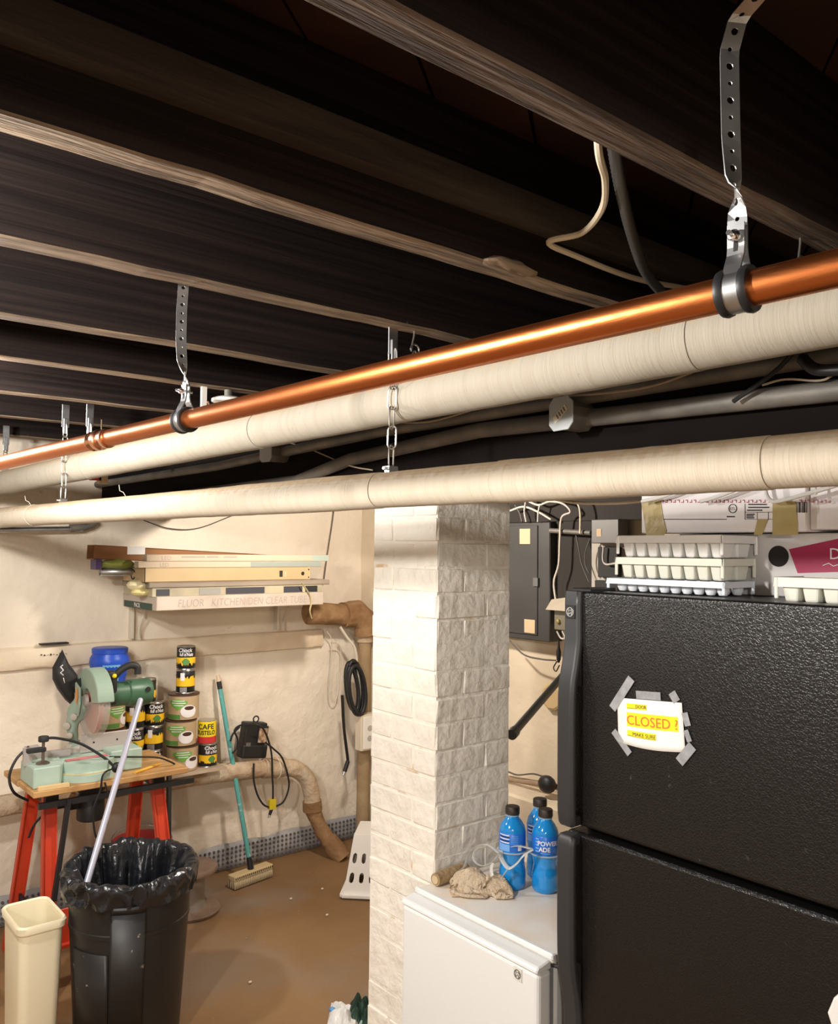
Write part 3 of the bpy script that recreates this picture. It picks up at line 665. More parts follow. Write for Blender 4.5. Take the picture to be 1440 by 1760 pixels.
# ================================================================== THINGS ON TOP OF THE FRIDGE
ZT = FTOP - .002        # top of the fridge body
M_tray_w = mat('tray_white', (.86, .86, .84), .35); M_tray_c = mat('tray_cream', (.80, .80, .70), .4); M_tray_b = mat('tray_cool_white', (.80, .84, .90), .35)
def ice_tray(x0, yl, z0, length, width, h, ncup, m, label, skirt=.35, tab=True, rz=0.0, round_cup=False):
    t = thing('ice_tray', (x0+width/2, yl-length/2, z0), label, 'ice tray', 'ice cube trays on the fridge')
    t.rotation_euler.z = rz
    sk = h*skirt; mb = MB()
    # rim frame with a skirt
    for a, b in (((x0, yl-length, z0+h-sk), (x0+.004, yl, z0+h)), ((x0+width-.004, yl-length, z0+h-sk), (x0+width, yl, z0+h)),
                 ((x0, yl-.004, z0+h-sk), (x0+width, yl, z0+h)), ((x0, yl-length, z0+h-sk), (x0+width, yl-length+.004, z0+h))): mb.box(a, b)
    for y in (yl-.006, yl-length-.001):      # corner posts of the skirt
        mb.box((x0, y, z0+h*.12), (x0+.005, y+.007, z0+h)); mb.box((x0+width-.005, y, z0+h*.12), (x0+width, y+.007, z0+h))
    if tab: mb.box((x0+width*.3, yl, z0+h*.66), (x0+width*.7, yl+.012, z0+h*.78))
    mb.build('rim', m, t, bevel=.0015)
    pit = (length-.014)/ncup; me = None
    for r_ in range(2):
        for i in range(ncup):
            cy = yl - .007 - pit*(i+.5); cx = x0 + width*(.27 + .46*r_)
            if round_cup: cm = MB().lathe([(.0001, 0), (pit*.30, .002), (pit*.44, .010), (pit*.46, h*.95)], (cx, cy, z0), 12)
            else:
                wt, wb = width*.215, width*.15; lt, lb = pit*.47, pit*.33
                cm = MB().hexa([(cx-wb, cy-lb, z0), (cx+wb, cy-lb, z0), (cx+wb, cy+lb, z0), (cx-wb, cy+lb, z0)], [(cx-wt, cy-lt, z0+h*.96), (cx+wt, cy-lt, z0+h*.96), (cx+wt, cy+lt, z0+h*.96), (cx-wt, cy+lt, z0+h*.96)])
            cm.build('cup', m, t, bevel=(0 if round_cup else .004), seg=2)
    return t
ice_tray(1.520, 1.188, ZT, .285, .115, .030, 10, M_tray_b, 'cool white ice tray with round cups, lowest of the stack on the fridge', .42, round_cup=True)
ice_tray(1.528, 1.172, ZT+.031, .262, .125, .045, 8, M_tray_c, 'cream ice tray in the middle of the stack on the fridge', .34)
ice_tray(1.524, 1.165, ZT+.077, .256, .135, .046, 8, M_tray_w, 'white deep ice tray, topmost of the stack on the fridge', .36)
c = P(1340, 1027, X=1.50)
ice_tray(1.492, c.y+.006, ZT, .27, .11, .045, 7, M_tray_c, 'cream ice tray lying alone at the right end of the fridge top', .40)
# red and white carton under the big box
M_card = mat('white_carton', (.66, .63, .62), .6, col2=(.58, .55, .54), scale=3)
M_crim = mat('crimson_print', (.36, .018, .075), .45)
M_wprint = mat('white_print', (.85, .82, .82), .6)
M_hole = mat('hole_dark', (.02, .015, .015), .9)
cb = thing('red_white_carton', (1.86, .78, ZT), 'white carton with crimson front panel and oval hand hole behind the ice trays', 'carton')
BX, BY0, BY1, BZ = 1.665, .30, 1.10, ZT+.128
MB().box((BX, BY0, ZT), (2.08, BY1, BZ)).build('box_body', M_card, cb, bevel=.002)
a = P(1338, 956, X=BX); MB().lathe([(.0215, 0), (.0215, .001)], a - UX*.0012, 24, UX, fn=lambda q_, th, r, z: (r, z)).build('hand_hole', M_hole, cb)
pts = [P(*p, X=BX) for p in ((1356, 944), (1440, 926), (1560, 902), (1560, 978), (1440, 983), (1371, 985))]
o3 = pts[0]; MB().prism([(-(p.y-o3.y), p.z-o3.z) for p in pts], o3 - UX*.0004, -UY, UZ, .0006).build('crimson_panel', M_crim, cb)
text('Da', .031, P(1425, 961, X=BX) - UX*.001, FX, M_wprint, cb)
mb = MB().tube([P(1414, 972, X=BX-.002), P(1424, 968, X=BX-.002), P(1432, 973, X=BX-.002), P(1445, 969, X=BX-.002)], .0009, 5); mb.build('script_line', M_wprint, cb)
# long white box with certification mark and tape
M_box = mat('lilac_white_carton', (.92, .88, .88), .6, col2=(.86, .81, .82), scale=2.5)
M_brtape = mat('brown_tape', (.55, .43, .17), .35, alpha=.80, bump=.2, bscale=40)
AX, AZ0, AZ1 = 1.615, BZ+.002, BZ+.115
ya, yb = P(1102, 918, X=AX).y, P(1386, 918, X=AX).y
wb = thing('long_white_box', (1.76, (ya+.36)/2, AZ0), 'long white carton with test mark, fine print and brown tape above the ice trays', 'box')
MB().box((AX, yb, AZ0), (AX+.30, ya, AZ1)).build('box_body', M_box, wb, bevel=.002)
MB().box((AX+.012, .30, AZ0+.004), (AX+.29, yb-.001, AZ1-.004)).build('box_end_flap', M_box, wb, bevel=.002)
def apx(px, py, lift=.0008): return P(px, py, X=AX-lift)
def aquad(pts, m, name, lift=.0006):
    p = [apx(*k, 0) for k in pts]; o_ = p[0]; MB().prism([(-(k.y-o_.y), k.z-o_.z) for k in p], o_ - UX*.0002, -UY, UZ, lift).build(name, m, wb)
aquad([(1132, 892), (1249, 892), (1249, 893.2), (1132, 893.2)], M_dark, 'fold_line')
for k in range(46):       # red meander border along the top edge
    x = 1108 + k*7.0
    if 1340 < x < 1372: continue
    aquad([(x, 864), (x+4.4, 864), (x+4.4, 859), (x+3.2, 859), (x+3.2, 862.6), (x, 862.6)] if k % 2 else [(x, 859), (x+4.4, 859), (x+4.4, 864), (x+3.2, 864), (x+3.2, 860.4), (x, 860.4)], M_crim, 'border_mark')
c = apx(1259, 874); mb = MB().tube(arc(c, .0088, 0, 2*math.pi, 24, -UY, UZ)[:-1], .0008, 5, closed=True); mb.build('test_mark_ring', M_dark, wb)
text('ETL', .0082, c - UZ*.003, FX, M_dark, wb, align='CENTER', lift=.0004)
aquad([(1249, 887), (1263, 887), (1263, 889), (1249, 889)], M_dark, 'print_line')
for k, (x0, x1, y) in enumerate(((1286, 1318, 866), (1286, 1322, 871), (1284, 1310, 876), (1283, 1297, 883), (1283, 1295, 886), (1283, 1296, 889))): aquad([(x0, y), (x1, y), (x1, y+2), (x0, y+2)], M_dark, 'print_line')
for (x0, y0_, x1, y1_) in ((1280, 866, 1280.8, 893), (1280, 892.3, 1346, 893), (1280, 880, 1346, 880.6), (1345.4, 866, 1346, 893), (1301, 880, 1301.6, 893), (1320, 880, 1320.6, 893)): aquad([(x0, y0_), (x1, y0_), (x1, y1_), (x0, y1_)], M_dark, 'table_rule')
for k, wd in enumerate((1.4, .8, 2, .8, 1.4, 2.2, .8, 1.2)): x = 1367 + k*2.7; aquad([(x, 863), (x+wd, 863), (x+wd, 881), (x, 881)], M_dark, 'barcode_bar', .0007)
for pts in ([(1102, 860), (1136, 860), (1140, 890), (1146, 912), (1138, 928), (1112, 928), (1108, 900)], [(1328, 862), (1368, 862), (1372, 919), (1328, 919)], [(1302, 892), (1320, 892), (1310, 919), (1296, 919)]): aquad(pts, M_brtape, 'tape', .0012)
# white wire rack lying on the boxes
M_wirew = mat('white_coated_wire', (.80, .78, .74), .4)
wr = thing('wire_rack', (1.75, .75, AZ1), 'white coated wire rack lying across the long box above the fridge', 'wire rack')
zt = AZ1 + .004
for k in range(9):
    y = .40 + k*.085; MB().tube([(1.60, y, zt+.003), (1.95, y+.03, zt+.003)], .0022, 6).build('wire', M_wirew, wr)
for (a, b) in (((1.625, .38, zt-.001), (1.625, 1.16, zt-.001)), ((1.80, .38, zt-.001), (1.80, 1.16, zt-.001)), ((1.94, .40, zt-.001), (1.94, 1.18, zt-.001))): MB().tube([a, b], .003, 7).build('rail', M_wirew, wr)
for pts in ([(1103, 862), (1140, 853), (1185, 836)], [(1204, 862), (1235, 853), (1275, 838)], [(1315, 834), (1317, 850), (1326, 861), (1345, 860), (1400, 845), (1450, 830)], [(1400, 832), (1402, 850)]):
    MB().tube(curve([P(*p, X=1.592) for p in pts], 5), .0042 if len(pts) > 2 else .003, 8).build('rack_arm', M_wirew, wr)

# ================================================================== SMALL WHITE FRIDGE
M_mini = mat('appliance_white', (.78, .79, .78), .35, bump=.03, bscale=120)
M_lid = mat('lid_stained', (.82, .78, .72), .5, col2=(.78, .60, .42), scale=4, mix=(.5, .72), col3=(.60, .66, .74), scale3=3, mix3=(.66, .8))
MX, MYL, MYR, MZ = 1.412, 1.768, 1.290, .835
mf = thing('mini_fridge', (MX+.25, (MYL+MYR)/2, 0), 'small white refrigerator between the brick pillar and the black fridge', 'refrigerator')
MB().box((MX+.062, MYR+.004, .03), (MX+.50, MYL-.004, MZ-.022)).build('body', M_mini, mf, bevel=.006)
md = MB().box((MX, MYR, .05), (MX+.046, MYL, MZ-.028)).build('door', M_mini, mf, bevel=.010, seg=3)
MB().prism([(-.004, 0), (.044, 0), (.044, .017), (.036, .020), (.022, .017), (.002, .014), (-.003, .008)], (MX, MYL, MZ-.028), UX, UZ, MYL-MYR).build('door_cap', M_mini, md, bevel=.003)
MB().box((MX+.052, MYR+.01, .06), (MX+.063, MYL-.01, MZ-.03)).build('gasket', mat('grey_gasket', (.30, .30, .31), .6), mf)
MB().box((MX+.046, MYR-.002, MZ-.020), (MX+.505, MYL+.002, MZ)).build('lid', M_lid, mf, bevel=.006, seg=2)
MB().box((MX+.044, MYR-.003, MZ-.012), (MX+.058, MYL+.003, MZ+.003)).build('lid_trim', M_mini, mf, bevel=.003)
for sx in (.08, .44):
    for yy in (MYR+.05, MYL-.05): MB().lathe([(.018, 0), (.018, .032)], (MX+sx, yy, 0), 10).build('foot', M_dark, mf)
MB().tube([(MX+.056, MYR+.012, MZ-.028), (MX+.056, MYR-.010, MZ-.024), (MX+.070, MYR-.012, MZ-.024)], .0035, 7).build('hinge', M_chrome, mf)
ge_badge(P(890, 1674, X=MX-.0006), .0125, FX, mat('badge_cream', (.72, .71, .62), .5), mat('badge_dark', (.10, .10, .10), .5), md)

# ---------------------------------------------------------------- blue bottles
M_blue = mat('blue_drink', (.012, .26, .68), .12, spec=.6, coat=.4)
M_pet = mat('clear_neck', (.35, .55, .72), .12, alpha=.75)
M_cap = mat('cap_black', (.018, .014, .012), .5, col2=(.05, .035, .025), scale=40)
M_blab = mat('blue_label', (.02, .17, .66), .3)
M_lblue = mat('light_blue_print', (.18, .42, .85), .4)
BZ0 = MZ + .0005
def cyl_patch(c, r, th0, th1, z0, z1, m, name, parent, n=14, lift=.0008, topf=None, botf=None):
    """a printed patch on a can or bottle; angles measured about the axis"""
    mb = MB(); vs = []
    for i in range(n+1):
        th = th0 + (th1-th0)*i/n; zt_ = topf(i/n) if topf else z1; zb = botf(i/n) if botf else z0
        for zz in (zb, zt_): vs.append(Vector((c[0] + (r+lift)*math.cos(th), c[1] + (r+lift)*math.sin(th), zz)))
    mb.add(vs, [(2*i, 2*i+2, 2*i+3, 2*i+1) for i in range(n)], True); return mb.build(name, m, parent)
def cyl_text(body, size, c, r, th, z, m, parent, name='lettering', lift=.0012, shear=0.0, squash=1.0, offset=0.0):
    vs, fs = text_verts(body, size, shear, 'CENTER', offset)
    MB().add([Vector((c[0] + (r+lift)*math.cos(th + p.x*squash/r), c[1] + (r+lift)*math.sin(th + p.x*squash/r), z + p.y)) for p in vs], fs).build(name, m, parent)
def facing(c): return math.atan2(-c[1], -c[0])      # the side of a round thing that looks at the viewer
def bottle(c, label, kind):
    c = Vector((c.x, c.y, BZ0)); t = thing('drink_bottle', c, label, 'bottle', 'blue drink bottles on the small fridge')
    r = .0355
    prof = [(.0001, .004), (.018, .003), (.030, .001), (.0345, .006), (r, .016), (r, .045), (.0335, .055), (.0318, .070), (.0335, .085), (r, .095), (r, .100)]
    MB().lathe(prof + [(r-.0008, .102), (r-.0008, .148), (r, .150), (.0325, .162), (.024, .176), (.0165, .185), (.0155, .188)], c, 28).build('body', M_blue, t)
    MB().lathe([(.0150, .184), (.0150, .196)], c, 20).lathe([(.0158, .1875), (.0185, .1885), (.0185, .1905), (.0158, .1915)], c, 20).build('neck', M_pet, t)
    mb = MB(); mb.lathe([(.0001, .193), (.0185, .193), (.0190, .195), (.0190, .210), (.0175, .2125), (.0001, .2125)], c, 32, fn=lambda q_, th, rr, z: (rr + (.0005 if int(th*5.1) % 2 else 0)*(rr > .018), z)); mb.build('cap', M_cap, t)
    lb = MB().lathe([(r-.0004, .101), (r+.0004, .102), (r+.0004, .148), (r-.0004, .149)], c, 28).build('label', M_blab, t)
    f = facing(c); z = c.z
    if kind == 'front':
        cyl_text('POWER', .0165, c, r, f+.18, z+.126, M_wprint, lb, offset=.0004, squash=.95); cyl_text('ADE', .0165, c, r, f-.06, z+.111, M_wprint, lb, offset=.0004, squash=.95)
        cyl_patch(c, r, f-.35, f+.35, z+.1055, z+.1075, M_lblue, 'print_line', lb)
        for k in range(5): cyl_patch(c, r, f-.78, f-.50, z+.108+.008*k, z+.112+.008*k, M_lblue, 'print_line', lb)
    else:
        for k in range(5): cyl_patch(c, r, f-1.1, f-.22, z+.124+.0048*k, z+.1266+.0048*k, M_dark if k % 2 else M_wprint, 'print_line', lb)
        cyl_patch(c, r, f-1.2, f-.20, z+.103, z+.121, M_lblue, 'print_block', lb)
        for k in range(6): cyl_patch(c, r, f-.12, f+.45, z+.123+.004*k, z+.1242+.004*k, M_lblue, 'print_line', lb)
        cyl_patch(c, r, f+.42, f+.72, z+.105, z+.120, M_wprint, 'print_block', lb)
bpos = [P(880, 1524, Z=MZ), P(918, 1510, Z=MZ), P(937, 1530, Z=MZ)]
bottle(bpos[0], 'blue drink bottle with its fine print turned forward, nearest the pillar', 'back')
bottle(bpos[1] + Vector((.022, .0, 0)), 'blue drink bottle standing behind the other two', 'back')
bottle(bpos[2], 'blue drink bottle with large white lettering, nearest the black fridge', 'front')
# clear plastic carrier rings, slung over two bottles and trailing over the rag
M_ring = mat('clear_plastic_ring', (.72, .72, .68), .18, alpha=.62, bump=.1)
kr = thing('carrier_rings', bpos[0], 'clear plastic six-pack carrier slung around the blue bottles', 'carrier')
zr = BZ0 + .098
for c in (bpos[0], bpos[2]):
    MB().tube(arc((c.x, c.y, zr), .0378, 0, 2*math.pi, 26, UX, UY)[:-1], .0045, 8, closed=True, flat=.35, up=UZ).build('ring', M_ring, kr)
for pts in ([P(858, 1466, X=1.600), P(838, 1452, X=1.60), P(818, 1456, X=1.60), P(805, 1470, X=1.60), P(798, 1490, X=1.585), P(786, 1500, X=1.57)],
            [P(858, 1468, X=1.600), P(846, 1482, X=1.60), P(828, 1488, X=1.59), P(815, 1478, X=1.595), P(818, 1462, X=1.60), P(836, 1454, X=1.60)],
            [P(860, 1462, X=1.62), P(862, 1476, X=1.61), P(874, 1492, X=1.61), P(888, 1484, X=1.62), P(900, 1470, X=1.63), P(916, 1460, X=1.65)],
            [P(874, 1492, X=1.61), P(866, 1503, X=1.605), P(861, 1512, X=1.60)], [P(868, 1458, X=1.64), P(890, 1454, X=1.645), P(914, 1459, X=1.65)],
            [P(846, 1482, X=1.60), P(844, 1496, X=1.595), P(846, 1506, X=1.59)]):
    MB().tube(curve(pts, 6), .0058, 8, flat=.3).build('strip', M_ring, kr)
# crumpled rag
M_rag = mat('tan_terry_cloth', (.62, .50, .36), .95, col2=(.54, .41, .28), scale=14, bump=1.0, bscale=160, bdist=.006)
rc = P(822, 1538, Z=MZ) + Vector((.028, .022, 0)); rex = (P(880, 1545, Z=MZ) - P(770, 1542, Z=MZ))/2; rey = Vector((-rex.y, rex.x, 0)).normalized()*.062
import numpy as np
def crumpled_cloth(n, rest, half_u, half_v, steps, seed, sep):
    """small mass-spring cloth let fall in a heap; returns points in the frame (u, v, z)"""
    rg = np.random.RandomState(seed); g = np.linspace(-1, 1, n); U, W_ = np.meshgrid(g, g, indexing='ij')
    ph = rg.uniform(0, 6.28, 8); Z = .10 + .035*np.sin(3.1*U+ph[0]) * np.cos(2.6*W_+ph[1]) + .022*np.sin(5.3*U+3*W_+ph[2]) + .014*np.cos(7*W_-4*U+ph[3])
    p = np.stack([U*half_u*(1+.12*np.sin(4*W_+ph[4])) + .012*np.sin(6*W_+ph[5]), W_*half_v*(1+.15*np.sin(3*U+ph[6])) + .012*np.sin(5*U+ph[7]), Z], -1).reshape(-1, 3)
    p += rg.normal(0, .0012, p.shape); idx = np.arange(n*n).reshape(n, n); E_, Lr = [], []
    for (di, dj) in ((1, 0), (0, 1), (1, 1), (1, -1), (2, 0), (0, 2)):
        A_ = idx[:n-di, max(0, -dj):n-max(0, dj)]; B_ = idx[di:, max(0, dj):n+min(0, dj)]
        E_.append(np.stack([A_.ravel(), B_.ravel()], 1)); Lr.append(np.full(A_.size, rest*math.hypot(di, dj)))
    E_ = np.concatenate(E_); Lr = np.concatenate(Lr); vel = np.zeros_like(p); k_ = np.where(Lr > rest*1.9, .10, .45); iu = np.triu_indices(n*n, 3)
    for s in range(steps):
        prev = p.copy(); p = p + vel*.86; p[:, 2] -= .0005
        for it in range(5):
            d_ = p[E_[:, 1]] - p[E_[:, 0]]; l_ = np.linalg.norm(d_, axis=1) + 1e-9; c_ = (d_*((l_-Lr)/l_*k_*.5)[:, None])
            mv = np.zeros_like(p); np.add.at(mv, E_[:, 0], c_); np.add.at(mv, E_[:, 1], -c_); p += mv*.45
        if s % 2 == 0:
            D = p[:, None, :] - p[None, :, :]; q2 = (D**2).sum(-1); near = (q2 < sep*sep) & (q2 > 1e-12); ii, jj = np.nonzero(near)
            dist = np.sqrt(q2[ii, jj]); np.add.at(p, ii, D[ii, jj]*((sep-dist)/dist*.25)[:, None])
        p[:, 0] = np.clip(p[:, 0], -half_u*1.12, half_u*1.12); p[:, 1] = np.clip(p[:, 1], -half_v*1.12, half_v*1.12)
        fl = .003 + .052*np.clip(1 - ((p[:, 0]+.022)/.048)**2 - ((p[:, 1]-.004)/.040)**2, 0, None)**.8 + .034*np.clip(1 - ((p[:, 0]-.045)/.032)**2 - ((p[:, 1]+.010)/.034)**2, 0, None)**.8
        low = p[:, 2] < fl; p[low, 2] = fl[low]; vel = p - prev; vel[low] *= .2
    return p
NR = 30
rp = crumpled_cloth(NR, .0098, .076, .062, 120, 4, .0085)
ru = rex.normalized(); rv = rey.normalized()
mb = MB(); mb.add([rc + ru*q_[0] + rv*q_[1] + UZ*(MZ + .0005 - rc.z + q_[2]) for q_ in rp.tolist()], [(i*NR+j, (i+1)*NR+j, (i+1)*NR+j+1, i*NR+j+1) for i in range(NR-1) for j in range(NR-1)], True)
tag(mb.build('rag', M_rag, subsurf=1, solid=.0035), 'crumpled tan terry rag on the small white fridge', 'rag')
M_stick = mat('old_paint_roller', (.42, .30, .16), .9, col2=(.30, .20, .10), scale=30, bump=.6, bscale=80)
a, b = P(748, 1512, Z=MZ+.019), P(800, 1492, Z=MZ+.019)
pr_ = thing('paint_roller_sleeve', (a+b)/2 - UZ*.018, 'dirty tan roller sleeve lying against the pillar on the small fridge', 'roller')
MB().tube([a, a.lerp(b, .5), b], [.0165, .018, .017], 16).build('nap', M_stick, pr_); MB().lathe([(.011, -.002), (.011, .001)], a, 14, (b-a)).build('core', mat('core_tan', (.55, .43, .26), .8), pr_)
# ================================================================== FAR WALL: ELECTRICAL PANEL AND NEIGHBOURS
M_panel = mat('panel_grey', (.055, .053, .051), .45, .1, col2=(.05, .048, .046), scale=5)
M_note = mat('tan_note', (.56, .42, .26), .8)
XP = 2.96
pa, pb = P(945, 897, X=XP), P(945, 1104, X=XP); pz1, pz0 = pa.z, pb.z; pyr = pa.y; pyl = pyr + .37
ep = thing('electrical_panel', (XP+.05, (pyl+pyr)/2, pz0), 'grey steel breaker panel with two tan notes beside the pillar', 'electrical panel')
MB().box((XP, pyr, pz0), (XP+.095, pyl, pz1)).build('cabinet', M_panel, ep, bevel=.004)
dr = MB().box((XP-.006, P(925, 900, X=XP).y, pz0+.025), (XP, pyl-.02, pz1-.015)).build('door', M_panel, ep, bevel=.002)
for (x0, y0_, x1, y1_) in ((893, 909, 911, 935), (901, 1064, 919, 1089)):
    a, b = P(x0, y0_, X=XP-.007), P(x1, y1_, X=XP-.007); MB().box((XP-.0075, b.y, b.z), (XP-.006, a.y, a.z)).build('note', M_note, dr)
a, b = P(917, 993, X=XP-.007), P(925, 1008, X=XP-.007); MB().box((XP-.012, b.y, b.z), (XP-.004, a.y, a.z)).build('latch', mat('latch_grey', (.12, .115, .11), .5), dr)
M_bd = mat('dark_board_and_shade', (.022, .017, .014), .8)
tag(MB().box((3.0, 2.40, 1.42), (3.034, pyr-.004, pz1+.002)).box((3.0, 2.0, pz1+.004), (3.034, 3.4, 2.2)).build('backing_board_and_shade', M_bd), 'black wooden backing board beside the grey breaker panel, with a dark sheet above it for the girder shade', 'board')  # upper box is an added dark sheet standing in for the girder's shade
M_box2 = mat('switch_box_dark', (.10, .095, .09), .5, .3)
a, b = P(1016, 893, X=2.93), P(1063, 934, X=2.93)
sb = thing('switch_box', ((2.97), (a.y+b.y)/2, b.z), 'dark grey switch box with a small tan sticker above the fridge corner', 'switch box')
MB().box((2.93, b.y, b.z), (3.0, a.y, a.z)).build('case', M_box2, sb, bevel=.003)
k0, k1 = P(1025, 909, X=2.928), P(1033, 922, X=2.928); MB().box((2.9285, k1.y, k1.z), (2.9305, k0.y, k0.z)).build('sticker', M_note, sb)
a, b = P(946, 912, X=2.96), P(1016, 916, X=2.96)
tag(MB().tube([a + Vector((0, .0, 0)), b], .012, 10).build('conduit', M_cond), 'short grey conduit joining breaker panel and switch box', 'conduit')
a, b = P(1013, 937, X=2.97), P(1027, 1022, X=2.97); c = P(1062, 945, X=2.97)
bd2 = thing('meter_panel', (3.0, (a.y+c.y)/2, b.z), 'pale board with black meter blocks below the switch box', 'meter')
MB().box((2.985, c.y-.06, b.z-.2), (3.02, a.y, a.z+.01)).build('board', mat('pale_board', (.42, .38, .33), .7), bd2)
k0, k1 = P(1028, 940, X=2.96), P(1056, 993, X=2.96); MB().box((2.955, k1.y-.02, k1.z), (2.985, k0.y, k0.z)).build('meter_block', M_dark, bd2, bevel=.003)
k0, k1 = P(1024, 997, X=2.96), P(1058, 1030, X=2.96); MB().box((2.950, k1.y-.02, k1.z), (2.985, k0.y, k0.z)).build('meter_block', M_dark, bd2, bevel=.003)
k0, k1 = P(945, 1030, X=2.93), P(978, 1050, X=2.93)
jb = thing('fuse_box', (2.97, (k0.y+k1.y)/2, P(950, 1082, X=2.93).z), 'small rusty fuse box hanging open right of the breaker panel', 'fuse box')
k2 = P(952, 1082, X=2.93)
MB().box((2.93, k1.y-.02, k2.z), (3.0, k2.y, k1.z)).build('case', mat('olive_grey', (.20, .18, .13), .5, .4), jb, bevel=.003)
MB().hexa([(2.90, k1.y-.03, k1.z), (3.0, k1.y-.03, k1.z), (3.0, k0.y, k1.z), (2.90, k0.y, k1.z)], [(2.93, k1.y-.03, k0.z+.02), (3.0, k1.y-.03, k0.z+.02), (3.0, k0.y-.01, k0.z), (2.93, k0.y-.01, k0.z)]).build('cover', mat('tan_grey', (.36, .30, .22), .6), jb)
MB().lathe([(.012, 0), (.010, .010), (.0001, .012)], P(960, 1068, X=2.93), 12, (-1, 0, 0)).build('fuse', mat('brass', (.45, .36, .16), .35, .8), jb)
M_cab = mat('pale_cable', (.55, .50, .44), .6)
M_cabd = mat('dark_cable', (.10, .085, .07), .6)
for i, (pts, m, r, lab) in enumerate((
    ([(876, 878), (900, 871), (925, 880), (947, 893)], M_cab, .005, 'pale cable arching over the top of the breaker panel'),
    ([(905, 860), (925, 868), (945, 862), (968, 866), (980, 880), (965, 890), (962, 930), (960, 970), (952, 1000), (955, 1032)], M_cab, .005, 'pale cable running down the black board into the fuse box'),
    ([(992, 862), (997, 880), (997, 917)], M_cream, .005, 'cream cable dropping straight onto the short conduit'),
    ([(990, 920), (996, 950), (1000, 970), (1012, 1000)], M_cabd, .003, 'thin dark cable looping across the plaster left of the meters'),
    ([(1014, 925), (1006, 950), (1006, 970), (1012, 985)], M_cabd, .003, 'thin dark cable dropping from under the switch box'),
    ([(1037, 940), (1036, 962), (1042, 970), (1058, 968)], M_cab, .004, 'grey cable hooked across the black meter block'),
    ([(885, 868), (893, 882), (897, 897)], M_cabd, .004, 'dark cable entering the breaker panel at its left end'),
    ([(928, 866), (925, 880), (924, 897)], M_cab, .004, 'pale cable entering the breaker panel from straight above'),
    ([(903, 862), (901, 880), (904, 897)], M_cab, .004, 'pale cable entering the breaker panel near its left note'),
    ([(876, 1101), (900, 1125), (930, 1133), (955, 1135)], M_cabd, .004, 'dark cord sagging below the breaker panel'),
    ([(957, 1085), (964, 1097), (971, 1096), (966, 1084)], M_cab, .004, 'looped pale wire end under the fuse box'))):
    tag(MB().tube(curve([P(*p, X=2.945 - .004*(i % 3)) for p in pts], 6), r, 7).build('wall_cable', m), lab, 'cable')
a = P(960, 1120, X=2.94); pg = thing('cord_plug', a, 'black plug dangling on a bundled cord below the fuse box', 'plug')
MB().lathe([(.004, -.05), (.010, -.035), (.012, 0), (.006, .02), (.003, .06)], a, 10).build('plug', M_rubber, pg)
MB().tube(curve([a + Vector((0, .01, -.045)), a + Vector((0, .03, -.075)), a + Vector((0, .015, -.09)), a + Vector((0, -.005, -.06))], 5), .003, 6).build('cord_loop', M_rubber, pg)
tag(MB().tube(curve([P(990, 857, X=2.0), P(1040, 864, X=2.0), P(1102, 862, X=2.0), P(1130, 860, X=2.0)], 6) , .006, 8).build('cream_cable', M_cream), 'cream cable passing under the girder left of the wire rack', 'cable') if False else None
tag(MB().tube(curve([P(955, 858, X=1.88), P(990, 864, X=1.88), P(1050, 865, X=1.88), P(1104, 861, X=1.88), P(1200, 850, X=1.88)], 6), .0045, 8).build('cream_cable', M_cream), 'tan cable slung below the girder left of the wire rack', 'cable')
# black pole wedged between pillar and fridge
a, b = P(880, 1262, X=2.05), P(1022, 1098, X=3.03)
po = thing('black_pole', a, 'black steel pole leaning diagonally between pillar and fridge', 'pole')
MB().tube([a, b], .0145, 14).build('tube', M_frs, po); MB().lathe([(.018, -.006), (.019, .02), (.017, .034)], a, 14, (b-a)).build('end_collar', M_frs, po)
# round cover plate, low pipe and adapter on the far wall
c = P(950, 1197, X=3.03); tag(MB().lathe([(.065, 0), (.065, .008), (.055, .014), (.0001, .014)], c, 10, (-1, 0, 0), smooth=False).build('wall_cover', mat('ochre_cover', (.56, .42, .22), .7)), 'ochre octagonal cover plate on the far wall under the black pole', 'cover plate')
a, b = P(868, 1337, X=2.98), P(990, 1358, X=2.98); M_wp = mat('rusty_wall_pipe', (.30, .21, .14), .7)
tag(MB().tube([a, b], .014, 10).build('wall_pipe', M_wp), 'thin brown pipe along the far wall above the bottles', 'pipe')
c = P(940, 1348, X=2.94); ad = thing('plug_adapter', c, 'black plug-in adapter on the far wall pipe behind the bottles', 'adapter')
MB().sphere(c, .048, 14, (.7, 1, .85)).build('case', M_rubber, ad)
MB().tube(curve([c + Vector((0, .02, .03)), P(915, 1330, X=2.96), P(890, 1332, X=2.96), P(872, 1326, X=2.96)], 5), .004, 6).build('cord', M_cabd, ad)
tag(MB().box((2.86, 1.4, 0), (3.045, 3.0, P(900, 1372, X=2.86).z)).build('trim_2', M_plaster_far, bevel=.01), 'low plaster ledge at the foot of the far wall', kind='structure')
